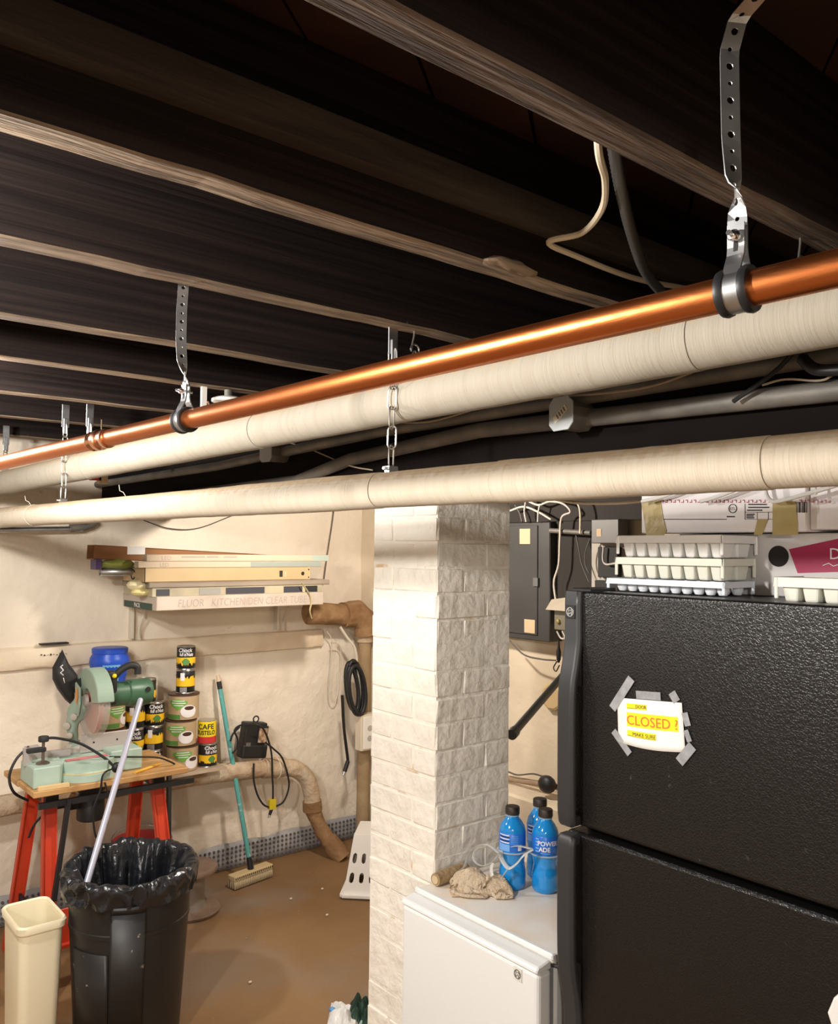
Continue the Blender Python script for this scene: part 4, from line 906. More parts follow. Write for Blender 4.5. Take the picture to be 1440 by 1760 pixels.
# ================================================================== LEFT WALL: PIPES
M_scale = mat('flaky_pipe_wrap', (.56, .44, .31), .9, col2=(.40, .27, .16), scale=9, mix=(.4, .65), bump=.9, bscale=22, bdist=.02, col3=(.66, .58, .46), scale3=5, mix3=(.55, .7))
M_rust = mat('rusty_iron', (.22, .115, .05), .85, col2=(.32, .19, .09), scale=10, mix=(.4, .65), bump=.8, bscale=25, bdist=.015)
def lump(pts, rs, n=18, amp=.004, seed=0):
    mb = MB(); mb.tube(pts, rs, n); mb.v = [p + Vector((mn.noise(p*14 + Vector((seed, 0, 0))), mn.noise(p*14 + Vector((0, seed+5, 0))), mn.noise(p*14 + Vector((0, 0, seed+9)))))*amp for p in mb.v]; return mb
lp = thing('drain_pipe', P(515, 1325, Y=4.12), 'thick flaking drain pipe low on the left wall, bending down to the floor', 'pipe')
run = [P(-160, 1412, Y=4.12), P(0, 1386, Y=4.12), P(60, 1375, Y=4.12), P(200, 1353, Y=4.12), P(300, 1340, Y=4.12), P(385, 1328, Y=4.12), P(455, 1321, Y=4.12)]
lump(curve(run, 8), .047).build('pipe_run', M_scale, lp)
lump(curve([P(452, 1321, Y=4.12), P(478, 1319, Y=4.12), P(486, 1318, Y=4.12)], 5), .054).build('joint_collar', M_scale, lp)
lump(curve([P(484, 1318, Y=4.12), P(508, 1322, Y=4.12), P(527, 1338, Y=4.12), P(535, 1362, Y=4.12), P(536, 1380, Y=4.12)], 8), .047).build('elbow', M_scale, lp)
lump(curve([P(536, 1376, Y=4.12), P(537, 1392, Y=4.12)], 4), [.053]*5).build('joint_collar', M_rust, lp)
lump(curve([P(537, 1390, Y=4.12), P(546, 1415, Y=4.10), P(562, 1440, Y=4.06), P(590, 1477, Z=.0)], 8), [.043]*17 + [.050]*6 + [.046]*2, amp=.009).build('floor_leg', M_rust, lp)
c = P(474, 1335, Y=4.07); MB().tube(arc(P(474, 1320, Y=4.12), .058, 0, 2*math.pi, 18, UY, UZ)[:-1], .004, 6, closed=True).build('wire_tie', M_cream, lp)
up_ = thing('iron_pipe', P(625, 1250, Y=4.1), 'brown iron pipe coming out of the wall, elbowing down beside the pillar', 'pipe')
lump(curve([P(528, 1054, Y=4.12), P(560, 1055, Y=4.12), P(596, 1057, Y=4.12)], 6), .062).build('pipe_run', M_rust, up_)
lump(curve([P(590, 1056, Y=4.12), P(612, 1054, Y=4.12), P(628, 1068, Y=4.12), P(630, 1092, Y=4.12)], 8), [.072]*25, amp=.014).build('elbow', M_rust, up_)
MB().lathe([(.042, -.02), (.048, -.018), (.048, .018), (.042, .02)], P(627, 1098, Y=4.12), 18).build('collar', M_scale, up_)
a = P(627, 1095, Y=4.12); lump([a, Vector((a.x, a.y, 1.0)), Vector((a.x, a.y, .6)), Vector((a.x, a.y, .002))], .038, amp=.003).build('riser', mat('tan_riser', (.40, .29, .16), .8, col2=(.30, .20, .11), scale=6, bump=.4), up_)
a = Vector((a.x, a.y, 0))
# pale rags and wires tied at the elbow, cord loop
M_cordw = mat('dirty_white_cord', (.62, .56, .46), .8)
tag(MB().tube(curve([P(585, 1078, Y=4.05), P(596, 1095, Y=4.05), P(610, 1115, Y=4.04), P(614, 1150, Y=4.05), P(620, 1200, Y=4.06)], 6), .008, 8).build('cord', M_cordw), 'pale cord hanging from the pipe elbow beside the pillar', 'cord')
tag(MB().tube(curve([P(562, 1085, Y=4.16), P(570, 1105, Y=4.17), P(565, 1180, Y=4.19), P(570, 1204, Y=4.19), P(580, 1195, Y=4.19), P(586, 1130, Y=4.18), P(582, 1108, Y=4.17), P(568, 1104, Y=4.16)], 6), .003, 6).build('cord_loop', M_cordw), 'thin pale cord loop hanging on the wall left of the coiled hose', 'cord')
tag(MB().tube(curve([P(576, 860, Y=4.18), P(570, 905, Y=4.19), P(563, 950, Y=4.19), P(556, 1000, Y=4.19)], 6), .0035, 6).build('telephone_wire', M_cabd), 'dark cord running down the plaster right of the long boxes', 'cord')
tag(MB().tube(curve([P(243, 893, Y=4.235), P(290, 908, Y=4.235), P(340, 908, Y=4.235), P(400, 886, Y=4.235)], 6), .003, 6).build('telephone_wire', M_cabd), 'dark wire sagging across the plaster under the lower pipe', 'wire')
# coil of black hose
hs = thing('hose_coil', P(602, 1180, Y=4.08), 'coil of black hose hung on the iron pipe, its end dangling', 'hose')
for k, (x0, w0, h0) in enumerate(((602, 16, 46), (608, 20, 52), (604, 13, 42), (611, 22, 47))):
    c = P(x0+3, 1180+2*k, Y=4.06 - .012*k); s = 3.0/1000
    MB().tube([c + UX*(w0*s*math.cos(t)*.85 - .02*math.sin(t)) + UZ*(h0*s*math.sin(t)) for t in [2*math.pi*i/28 for i in range(28)]], .013, 10, closed=True).build('turn', M_rubber, hs)
MB().tube(curve([P(588, 1195, Y=4.05), P(591, 1250, Y=4.06), P(597, 1300, Y=4.08), P(598, 1312, Y=4.08)], 6), .009, 8).build('tail', M_rubber, hs)
MB().tube([P(598, 1308, Y=4.08), P(592, 1326, Y=4.08)], [.013, .013], 10).build('hose_end', M_rubber, hs); MB().tube([P(592, 1326, Y=4.08), P(590, 1332, Y=4.08)], .010, 10).build('brass_tip', M_galv, hs)
# outlet box on the riser
k0, k1 = P(614, 1228, Y=4.06), P(641, 1285, Y=4.06)
ob = thing('outlet_box', (k0+k1)/2, 'metal outlet box with white cover on the riser pipe beside the pillar', 'outlet')
MB().box((k0.x, 4.02, k1.z), (k1.x, 4.082, k0.z)).build('box_body', mat('outlet_beige', (.66, .58, .45), .5), ob, bevel=.004)
mb = MB().box((k0.x+.015, 4.015, k1.z+.01), (k1.x-.008, 4.021, k0.z-.01)); pl_ = mb.build('cover', M_porc, ob, bevel=.002)
for zz in (.62, .34):
    cz = k1.z + (k0.z-k1.z)*zz; MB().lathe([(.017, 0), (.017, .003), (.0001, .003)], ((k0.x+k1.x)/2, 4.0155, cz), 14, (0, -1, 0)).build('socket', mat('socket_grey', (.45, .42, .38), .5), pl_)
# metal conduit high on the left wall
cf = thing('wall_conduit', P(80, 906, Y=4.19), 'grey metal conduit with fitting high on the left wall below the lower pipe', 'conduit')
MB().tube([P(-120, 912, Y=4.19), P(142, 909, Y=4.19)], .014, 10).build('tube', M_galv, cf); MB().tube([P(120, 908, Y=4.19), P(146, 906, Y=4.19)], .019, 12).build('fitting', M_cond, cf)
MB().tube(curve([P(146, 906, Y=4.19), P(156, 903, Y=4.19), P(166, 897, Y=4.19)], 4), .016, 10).build('elbow', M_cond, cf)
k0 = P(188, 812, Y=4.0); rt = thing('red_tag', k0, 'small red and tan scrap hanging behind the upper pipe at left', 'scrap')
a = P(165, 820, Y=3.2); MB().box((a.x-.02, 3.2, a.z-.012), (a.x+.02, 3.215, a.z+.008)).build('red_end', mat('red_cap', (.55, .05, .05), .5), rt); a = P(180, 824, Y=3.2); MB().box((a.x-.02, 3.2, a.z-.016), (a.x+.012, 3.225, a.z+.03)).build('tan_end', M_note, rt)
MB().tube([P(172, 818, Y=3.21), Vector((P(172, 818, Y=3.21).x, 3.21, ZJ))], .003, 6).build('wire', M_wire, rt)

# ================================================================== LONG BOXES ON BRACKETS
def long_box(name, px0, px1, ytop, ybot, yf, depth, m, label, cat, bev=.002, pxm=400):
    zt_, zb = P(pxm, ytop, Y=yf).z, P(pxm, ybot, Y=yf).z; x0, x1 = P(px0, 1000, Y=yf).x, P(px1, 1000, Y=yf).x
    t = thing(name, ((x0+x1)/2, yf+depth/2, zb), label, cat, 'long boxes stored on the left wall')
    MB().box((x0, yf, zb), (x1, yf+depth, zt_)).build('box_body', m, t, bevel=bev); return t, x0, x1, zb, zt_
M_wbox = mat('scuffed_white_box', (.52, .44, .37), .7, col2=(.42, .35, .28), scale=8)
M_crfix = mat('cream_enamel', (.50, .37, .20), .5, col2=(.44, .32, .17), scale=4)
M_gfix = mat('grey_fixture', (.22, .18, .14), .5, .2, col2=(.34, .28, .21), scale=3, stretch=(.6, 1, 8))
M_led = mat('led_carton', (.50, .40, .29), .6); M_brown = mat('brown_cardboard', (.28, .125, .045), .75, col2=(.24, .105, .038), scale=5)
M_pgreen = mat('pale_green_end', (.34, .40, .33), .6)
t, x0, x1, zb, zt_ = long_box('flat_carton', 270, 556, 1022.5, 1045, 3.75, .42, M_wbox, 'long scuffed white carton with handwriting, lowest on the wall brackets', 'box')
zA = zt_
M_hand = mat('marker_grey', (.34, .28, .25), .8)
text('FLUOR   KITCHEN/DEN CLEAR TUBE', .052, (x0+.10, 3.75, zb+.013), FY, M_hand, t, shear=.12, squash=.82, offset=-.0006)
MB().box((x0-.001, 3.80, zb-.001), (x0+.001, 4.15, zb+.03)).build('green_band', mat('dark_green_print', (.04, .07, .05), .7), t)
text('PACK', .03, (x0-.0006, 4.02, zb+.004), (-UY, UZ), M_wprint, t)
wx0, wx1, wzb = x0, x1, zb
t, x0, x1, zb, z2 = long_box('wrapped_tubes', 262, 553, 1008.5, 1022.3, 3.785, .36, mat('plastic_wrap', (.34, .30, .22), .35, col2=(.46, .40, .27), scale=7), 'bundle of tubes wrapped in printed sheets lying on the white carton', 'package')
M_navy = mat('dark_sheet', (.045, .045, .055), .6)
for a_, b_, m in ((.02, .09, M_navy), (.25, .37, mat('grey_print', (.28, .27, .24), .7)), (.40, .63, M_navy), (.75, .87, M_navy), (.89, .97, M_dark)):
    MB().box((x0+(x1-x0)*a_, 3.7835, zb+.004), (x0+(x1-x0)*b_, 3.7852, z2-.004)).build('printed_sheet', m, t)
MB().sphere((x0-.02, 3.86, (zb+z2)/2), .04, 12, (1.3, 1, .5)).build('crumpled_end', mat('yellow_wrap', (.66, .56, .26), .45, bump=.6, bscale=20), t)
t, x0, x1, zb, z3 = long_box('grey_light_fixture', 256, 567, 999, 1008.2, 3.79, .34, M_gfix, 'grey metal light fixture lying between wrapped tubes and cream fixture', 'light fixture', .004)
MB().sphere((x0-.02, 3.87, (zb+z3)/2), .045, 12, (1.2, 1, .6)).build('foam_end', mat('foam_yellow', (.70, .62, .38), .8, bump=.7, bscale=25), t)
t, x0, x1, zb, z4 = long_box('cream_light_fixture', 247, 534, 975.5, 998.7, 3.80, .26, M_crfix, 'cream enamelled light fixture with a black hole at its right end', 'light fixture', .004)
MB().lathe([(.010, 0), (.010, .001)], (x1-.05, 3.7995, (zb+z4)/2), 14, (0, -1, 0)).build('knockout', M_black, t)
for dx in (.014,):
    for dz in (.02, -.02): MB().lathe([(.004, 0), (.004, .001)], (x1-dx, 3.7995, (zb+z4)/2+dz), 8, (0, -1, 0)).build('screw_hole', M_black, t)
MB().box((x0+(x1-x0)*.79, 3.799, (zb+z4)/2-.016), (x0+(x1-x0)*.81, 3.8005, (zb+z4)/2+.016)).build('slot', M_dark, t)
MB().box((x0+(x1-x0)*.79+.03, 3.799, (zb+z4)/2-.016), (x0+(x1-x0)*.80+.03, 3.8005, (zb+z4)/2+.012)).build('slot', M_note, t)
MB().tube(arc((x0-.0012, 3.93, (zb+z4)/2), .022, R(30), R(330), 14, -UY, UZ), .003, 6).build('end_mark', M_dark, t)
MB().box((x0+.003, 3.797, zb-.001), (x0+.006, 4.062, z4+.0015)).build('binding', M_dark, t)
t, x0, x1, zb, z5 = long_box('led_tube_carton', 237, 551, 964.8, 975.2, 3.80, .05, M_led, 'lower slim tube carton with a pale green end above the cream fixture', 'box')
MB().box((x0+(x1-x0)*.58, 3.7990, zb+.002), (x1, 3.8005, z5-.002)).build('green_panel', mat('grey_green_print', (.27, .30, .26), .6), t)
text('LED', .026, (x0+.10, 3.80, zb+.005), FY, M_hand, t)
t, x0, x1, zb, z6 = long_box('led_tube_carton', 251, 563, 953.4, 964.5, 3.80, .05, M_led, 'upper slim tube carton with dark print and a pale end, just under the brown box', 'box')
text('LED', .028, (x0+.07, 3.80, zb+.006), FY, M_hand, t)
for a_, b_ in ((.17, .29), (.30, .36), (.39, .46)): MB().box((x0+(x1-x0)*a_, 3.7993, zb+.017), (x0+(x1-x0)*b_, 3.8002, zb+.024)).build('print_line', M_hand, t)
MB().box((x0+(x1-x0)*.9, 3.7990, zb+.001), (x1+.0005, 3.8005, z6-.001)).build('green_panel', M_pgreen, t)
# brown carton behind, tilted down towards the right
a, b = P(162, 949, Y=3.93), P(548, 966, Y=3.93)
bc_ = thing('brown_carton', (a+b)/2, 'long open-ended brown cardboard carton, topmost on the stack, sagging to the right', 'box', 'long boxes stored on the left wall')
h = P(162, 936, Y=3.93).z - P(162, 960, Y=3.93).z
d_ = (b-a).normalized(); nrm = Vector((-d_.z, 0, d_.x))
mb = MB()
for s in (1, -1): mb.hexa([a + nrm*(s*h/2) - nrm*.002, b + nrm*(s*h*.35) - nrm*.002, b + nrm*(s*h*.35) - nrm*.002 + UY*.10, a + nrm*(s*h/2) - nrm*.002 + UY*.10], [a + nrm*(s*h/2) + nrm*.002, b + nrm*(s*h*.35) + nrm*.002, b + nrm*(s*h*.35) + nrm*.002 + UY*.10, a + nrm*(s*h/2) + nrm*.002 + UY*.10])
for yy in (0, .097): mb.hexa([a - nrm*h/2 + UY*yy, b - nrm*h*.35 + UY*yy, b - nrm*h*.35 + UY*(yy+.004), a - nrm*h/2 + UY*(yy+.004)], [a + nrm*h/2 + UY*yy, b + nrm*h*.35 + UY*yy, b + nrm*h*.35 + UY*(yy+.004), a + nrm*h/2 + UY*(yy+.004)])
mb.build('sleeve', M_brown, bc_)
k0, k1 = P(219, 939, Y=3.929), P(249, 953, Y=3.929); MB().box((k0.x, 3.9275, k1.z), (k1.x, 3.9295, k0.z)).build('shipping_label', M_paper, bc_)
gb = thing('green_bag', P(198, 969, Y=3.93), 'crumpled green and purple bag stuffed under the brown carton', 'bag')
mb = MB(); c = P(200, 969, Y=3.95); mb.sphere(c, .05, 16, (1.7, .9, .52)); mb.v = [p + Vector((0, 0, .012))*mn.noise(p*25) for p in mb.v]; mb.build('bag', mat('olive_plastic', (.24, .27, .06), .35, bump=.5, bscale=30), gb)
MB().box((c.x-.105, 3.92, c.z-.026), (c.x-.078, 3.99, c.z+.022)).build('purple_edge', mat('purple_print', (.07, .04, .13), .4), gb)
a, b = P(172, 983, Y=3.95), P(212, 982, Y=3.95); tt = thing('metal_tube', (a+b)/2, 'short grey metal tube sticking out left of the cream fixture', 'tube')
MB().tube([a, Vector((b.x+.12, b.y, b.z))], .018, 16, caps=False).build('tube', M_galv, tt, solid=.003)
# brackets and ties carrying the pile
for px, lab in ((232, 'pale strap bracket under the left end of the white carton'), (482, 'pale strap bracket under the right half of the white carton')):
    x = P(px, 1060, Y=4.2).x; bt = thing('shelf_bracket', (x, 4.23, 1.27), lab, 'bracket', 'brackets under the long boxes')
    MB().box((x-.016, 4.205, 1.27), (x+.0, 4.245, wzb-.002)).build('wall_strip', M_cordw, bt, bevel=.002); MB().box((x-.016, 3.90, wzb-.008), (x+.0, 4.24, wzb-.001)).build('arm', M_cordw, bt)
    MB().tube(curve([Vector((x+.03, 4.21, 1.27)), Vector((x+.024, 4.20, 1.33)), Vector((x+.045, 4.16, wzb-.008))], 5), .006, 7).build('tie', M_cordw, bt)
x = wx0 + (wx1-wx0)*.90
tp = thing('tie_strap', (x, 3.748, wzb), 'yellowed tie wound around the right end of the box pile', 'strap')
MB().tube(curve([(x-.05, 3.742, z3-.01), (x+.0, 3.741, zA-.01), (x+.01, 3.741, wzb+.01), (x+.005, 3.745, wzb-.03), (x+.02, 3.75, wzb-.07)], 6), .007, 7, flat=.4).build('tie', mat('yellow_tie', (.55, .45, .24), .6), tp)

# ================================================================== CANS ON THE LEDGE
ZC = .612
M_shelf = mat('dusty_plank', (.50, .40, .29), .9, col2=(.40, .30, .21), scale=8, stretch=(.4, 2, 2))
tag(MB().box((1.30, 4.00, ZC-.012), (2.04, 4.22, ZC-.0005)).build('shelf_plank', M_shelf), 'thin dusty plank behind the saw bench carrying the coffee cans', 'shelf')
M_tin = mat('tin', (.60, .58, .54), .3, 1.0)
M_canb = mat('can_black', (.014, .014, .014), .35); M_cany = mat('can_yellow', (.86, .52, .02), .4); M_cant = mat('can_tan', (.50, .36, .21), .45)
M_cang = mat('can_green', (.16, .42, .07), .45); M_cangd = mat('can_dark_green', (.10, .26, .06), .45); M_lidb = mat('lid_brown', (.07, .035, .022), .4)
M_canyb = mat('can_bright_yellow', (.86, .68, .02), .4); M_canr = mat('can_red', (.62, .04, .04), .4); M_ora = mat('can_orange', (.75, .25, .05), .5)
def small_can(x, y, z, label, back=False, turn=0.0):
    c = Vector((x, y, z)); r, h = .0465, .117; f = facing(c) + turn
    t = thing('coffee_can', c, label, 'can', 'black and yellow coffee cans')
    MB().lathe([(.0001, .002), (r-.003, .002), (r-.001, 0), (r, .002), (r-.0012, .005), (r-.0012, h-.005), (r, h-.002), (r-.001, h), (r-.003, h-.003), (.0001, h-.003)], c, 28).build('tin', M_tin, t)
    lb = MB().lathe([(r-.0006, .006), (r-.0002, .0065), (r-.0002, h-.0065), (r-.0006, h-.006)], c, 28).build('label', M_canb, t)
    zb0, zb1 = (z+.018, z+.062) if not back else (z+.036, z+.092)
    cyl_patch(c, r, f-1.7, f+1.7, zb0, zb1, M_cany, 'yellow_band', lb, 30)
    rnd = random.Random(int(x*1000)); hs_ = [rnd.choice((.003, .006, .010, .014, .018)) for _ in range(40)]
    if not back:
        cyl_patch(c, r, f-1.7, f+1.7, zb0, zb1, M_canb, 'skyline', lb, 44, .0014, topf=lambda u: zb0 + hs_[int(u*39)], botf=lambda u: zb0-.001)
        cyl_patch(c, r, f-.45, f+.40, zb0+.008, zb1-.004, M_cangd, 'cup_picture', lb, 12, .0018, topf=lambda u: zb0+.024+.016*math.sin(math.pi*u), botf=lambda u: zb0+.022-.016*math.sin(math.pi*u))
        cyl_text('Chock', .026, c, r, f-.12, z+.090, M_wprint, lb, shear=.15, offset=.0006); cyl_text("full o'Nuts", .023, c, r, f+.02, z+.070, M_wprint, lb, shear=.15, squash=.72, offset=.0006)
    else:
        cyl_patch(c, r, f-1.7, f+1.7, zb0, zb1, M_canb, 'skyline', lb, 44, .0014, topf=lambda u: zb1+.002, botf=lambda u: zb1 - hs_[int(u*39)])
        cyl_patch(c, r, f-.55, f-.1, z+.066, z+.104, M_wprint, 'white_panel', lb, 8, .0018)
        for k in range(5): cyl_patch(c, r, f-.6, f+.15, z+.010+.005*k, z+.0115+.005*k, M_wprint, 'print_line', lb, 8, .0018)
    return t
def big_can(x, y, z, label, turn=0.0, lid=True):
    c = Vector((x, y, z)); r, h = .0765, .127; f = facing(c) + turn
    t = thing('coffee_canister', c, label, 'can', 'tan and green coffee canisters')
    MB().lathe([(.0001, .002), (r-.004, .001), (r, .003), (r, h-.008), (.0001, h-.008)], c, 36).build('drum', M_cant, t)
    MB().lathe([(r-.002, h-.008), (r+.0025, h-.008), (r+.0025, h-.001), (r-.004, h), (.0001, h)], c, 36).build('lid', M_lidb if lid else M_tin, t)
    cyl_patch(c, r, f-1.3, f-.15, z+.006, z+.028, M_cangd, 'green_band', t, 20)
    cyl_patch(c, r, f-.95, f+.30, z+.05, z+.11, M_cang, 'green_shield', t, 20, .0010, topf=lambda u: z+.105-.018*abs(u-.5), botf=lambda u: z+.085-.036*(1-abs(2*u-1))**.8)
    for k, (a_, b_) in enumerate(((-.70, .12), (-.75, .18), (-.6, .05))): cyl_patch(c, r, f+a_, f+b_, z+.094-.011*k, z+.098-.011*k, M_wprint, 'print_line', t, 10, .0016)
    cyl_patch(c, r, f-.15, f+.92, z+.02, z+.07, M_wprint, 'cup', t, 18, .0014, topf=lambda u: z+.045+.030*math.sqrt(max(0, 1-(2*u-1)**2)), botf=lambda u: z+.045-.032*math.sqrt(max(0, 1-(2*u-1)**2)))
    cyl_patch(c, r, f+.10, f+.74, z+.02, z+.07, M_lidb, 'coffee', t, 14, .0020, topf=lambda u: z+.060+.010*math.sqrt(max(0, 1-(2*u-1)**2)), botf=lambda u: z+.060-.010*math.sqrt(max(0, 1-(2*u-1)**2)))
    return t
YC = 4.105
bx = 1.842
big_can(bx, YC, ZC, 'tan and green coffee canister at the bottom of the right hand stack', .35); big_can(bx-.010, YC, ZC+.128, 'tan and green coffee canister in the middle of the right hand stack'); big_can(bx+.002, YC, ZC+.256, 'tan and green coffee canister under the two tall stacked black cans', -.05)
small_can(bx+.005, YC-.01, ZC+.384, 'black and yellow can with a white panel, second from the top of the tall stack', True); small_can(bx+.006, YC-.008, ZC+.5025, 'black and yellow coffee can at the very top of the tall stack')
small_can(1.972, 4.085, ZC, 'black and yellow coffee can under the yellow and red can', False, .5)
c = Vector((1.966, 4.087, ZC+.118)); f = facing(c); r = .0465
t = thing('yellow_red_can', c, 'bright yellow and red coffee can beside the canister stack', 'can')
MB().lathe([(.0001, .002), (r-.003, .002), (r, .003), (r-.001, .117), (.0001, .115)], c, 28).build('tin', M_tin, t)
lb = MB().lathe([(r-.0006, .036), (r+.0004, .037), (r+.0004, .112), (r-.0006, .113)], c, 28).build('yellow_label', M_canyb, t); MB().lathe([(r-.0006, .004), (r+.0004, .005), (r+.0004, .036), (r-.0006, .037)], c, 28).build('red_label', M_canr, t)
cyl_text('CAFE', .036, c, r, f-.12, c.z+.076, M_dark, lb, offset=.0008); cyl_text('BUSTELO', .030, c, r, f-.12, c.z+.048, M_dark, lb, squash=.8, offset=.0008)
for i, (x, k, bk, lab) in enumerate(((1.690, 0, False, 'black and yellow can at the foot of the left cluster, right column'), (1.594, 0, True, 'black and yellow can at the foot of the left cluster, behind the saw'),
        (1.690, 1, True, 'black and yellow can second from below in the right column of the left cluster'), (1.594, 1, False, 'black and yellow can second from below behind the saw fence'),
        (1.694, 2, False, 'black and yellow can third from below, right column of the left cluster'), (1.596, 2, True, 'black and yellow can third from below, just under the green motor'),
        (1.650, 3, False, 'black and yellow can topmost of the left cluster, right of the saw motor'))):
    small_can(x, 4.11, ZC + .1178*k, lab, bk, .3 if i in (0, 4) else 0)
big_can(1.462, YC, ZC, 'tan and green canister lowest behind the saw blade', .2); big_can(1.466, YC, ZC+.128, 'tan and green canister in the middle behind the saw blade', .9); big_can(1.463, YC, ZC+.256, 'tan and green canister under the blue tub', .9)
# blue tub
M_tub = mat('blue_tub', (.015, .07, .46), .35); M_ltub = mat('tub_label_cyan', (.16, .42, .62), .5)
c = Vector((1.462, 4.10, ZC+.384)); f = facing(c); tb = thing('blue_tub', c, 'blue plastic detergent tub standing above the saw blade', 'tub')
MB().lathe([(.0001, .002), (.074, 0), (.078, .006), (.078, .05), (.072, .075), (.076, .11), (.089, .16), (.093, .185), (.090, .205), (.078, .228), (.078, .240), (.073, .246), (.0001, .246)], c, 36).build('tub', M_tub, tb)
MB().lathe([(.080, .226), (.083, .228), (.083, .248), (.078, .252), (.0001, .252)], c, 36).build('lid', M_tub, tb)
for a0_, a1_, z0_, z1_, m in ((-.35, .55, .10, .178, M_ltub), (-1.2, -.62, .12, .165, M_wprint)):
    mb = MB(); mb.grid(10, 8, lambda u, v: Vector((c.x + (.0775 + (.0148*max(0, (z0_+(z1_-z0_)*v-.11)/.068) if z0_+(z1_-z0_)*v > .11 else 0))*math.cos(f+a0_+(a1_-a0_)*u), c.y + (.0775 + (.0148*max(0, (z0_+(z1_-z0_)*v-.11)/.068)))*math.sin(f+a0_+(a1_-a0_)*u), c.z+z0_+(z1_-z0_)*v))); mb.build('label_print', m, tb)

# ================================================================== SAW BENCH
M_bwood = mat('bench_wood', (.56, .33, .13), .6, col2=(.44, .24, .09), scale=6, stretch=(.5, 3, 3), mix=(.4, .65), bump=.1)
speckle(M_bwood, (.10, .06, .04), 12, .66, .70, 3, .5, .6, .8)
M_bred = mat('bench_red', (.62, .060, .022), .42, col2=(.50, .045, .018), scale=6); M_bblk = mat('bench_black', (.016, .015, .015), .5)
ZBt = .78
sbn = thing('work_bench', (1.27, 3.70, 0), 'folding work bench with wooden top and red steel legs against the left wall', 'workbench')
MB().box((.966, 3.495, ZBt-.024), (1.60, 3.695, ZBt)).build('top_board', M_bwood, sbn, bevel=.003); MB().box((.960, 3.705, ZBt-.024), (1.595, 3.915, ZBt)).build('top_board', M_bwood, sbn, bevel=.003)
for x, sgn in ((1.055, -1), (1.495, 1)):
    for (ty, by) in ((3.60, 3.43), (3.80, 3.985)):
        mb = MB(); a = Vector((x, ty, ZBt-.026)); b = Vector((x + sgn*.035, by, .001)); mb.beam(a, b, .052, .008, (0, 1, 0)); mb.beam(a + UX*.024, b + UX*.024, .006, .03, (0, 1, 0)); mb.beam(a - UX*.024, b - UX*.024, .006, .03, (0, 1, 0)); mb.build('leg', M_bred, sbn)
    MB().beam((x, 3.56, ZBt-.05), (x, 3.84, ZBt-.05), .05, .05).build('leg_bracket', M_bblk, sbn)
    MB().beam((x+sgn*.02, 3.50, .24), (x+sgn*.02, 3.90, .24), .012, .03).build('spreader', M_bblk, sbn)
MB().box((1.04, 3.492, .17), (1.52, 3.500, .31)).build('foot_plate', M_bred, sbn, bevel=.003); MB().box((1.04, 3.47, .165), (1.52, 3.505, .178)).build('foot_plate_lip', M_bred, sbn)
MB().beam((.99, 3.515, ZBt-.062), (1.63, 3.515, ZBt-.062), .022, .022).build('crossbar', M_bblk, sbn)
MB().beam((1.10, 3.50, ZBt-.05), (1.045, 3.47, .36), .016, .022, UY).build('brace', M_bblk, sbn); MB().beam((1.60, 3.70, ZBt-.05), (1.54, 3.55, .34), .016, .022, UY).build('brace', M_bblk, sbn)
for x, z in ((1.03, .33), (1.53, .33)): MB().box((x-.018, 3.45, z-.02), (x+.018, 3.485, z+.02)).build('hinge_block', M_bblk, sbn, bevel=.004)
# motor hanging under the top
c = Vector((P(156, 1380, Y=3.62).x, 3.62, 0))
rt_ = thing('router_motor', (c.x, c.y, .60), 'black router motor hanging under the bench top with its plug', 'router')
MB().lathe([(.050, .60), (.055, .605), (.055, .70), (.048, .71), (.062, .735), (.062, .755)], c, 24).build('motor', M_bblk, rt_)
MB().box((c.x-.105, 3.60, .655), (c.x-.05, 3.63, .69)).build('plug', M_rubber, rt_, bevel=.004); MB().tube(curve([(c.x-.10, 3.615, .67), (c.x-.16, 3.62, .665), (c.x-.21, 3.64, .62), (c.x-.23, 3.66, .56)], 6), .005, 7).build('cord', M_rubber, rt_)
# ---------------------------------------------------------------- mitre saw
M_mint = mat('saw_mint', (.42, .55, .46), .45, col2=(.38, .50, .42), scale=8); M_mintd = mat('saw_sage', (.30, .40, .32), .5); M_motor = mat('saw_dark_green', (.055, .13, .075), .4)
M_dust = mat('dusty_casting', (.46, .41, .35), .8); M_guard = mat('clear_guard', (.66, .60, .54), .25, alpha=.30); M_blade = mat('red_blade', (.66, .16, .11), .4)
M_fence = mat('fence_grey', (.50, .45, .42), .5, .3); M_knob = mat('knob_black', (.02, .02, .02), .6); M_ybtn = mat('yellow_button', (.85, .65, .02), .4); M_scale_r = mat('pink_scale', (.62, .20, .20), .6)
zb = ZBt + .001
saw = thing('mitre_saw', (1.2, 3.66, ZBt), 'pale green mitre saw with red blade and black dust bag on the bench', 'saw')
MB().prism([(.975, 3.535), (1.075, 3.535), (1.110, 3.60), (1.110, 3.72), (.975, 3.72)], (0, 0, zb), UX, UY, .080).build('base_wing', M_mint, saw, bevel=.004)
MB().prism([(1.300, 3.60), (1.435, 3.60), (1.435, 3.72), (1.300, 3.72)], (0, 0, zb), UX, UY, .088).build('base_wing', M_mint, saw, bevel=.004)
MB().prism([(1.105, 3.63), (1.305, 3.63), (1.305, 3.74), (1.105, 3.74)], (0, 0, zb), UX, UY, .060).build('base_bridge', M_mintd, saw)
MB().lathe([(.125, .0), (.125, .028), (.118, .030), (.118, .036), (.113, .038), (.113, .072), (.0001, .074)], (1.205, 3.63, zb), 36).build('turntable', M_mint, saw)
MB().lathe([(.1195, .030), (.1215, .030), (.1215, .036), (.1195, .036)], (1.205, 3.63, zb), 36).build('angle_scale', mat('brass_scale', (.62, .52, .30), .5), saw)
MB().box((1.12, 3.60, zb+.0745), (1.29, 3.63, zb+.0765)).build('kerf_plate', M_scale_r, saw)
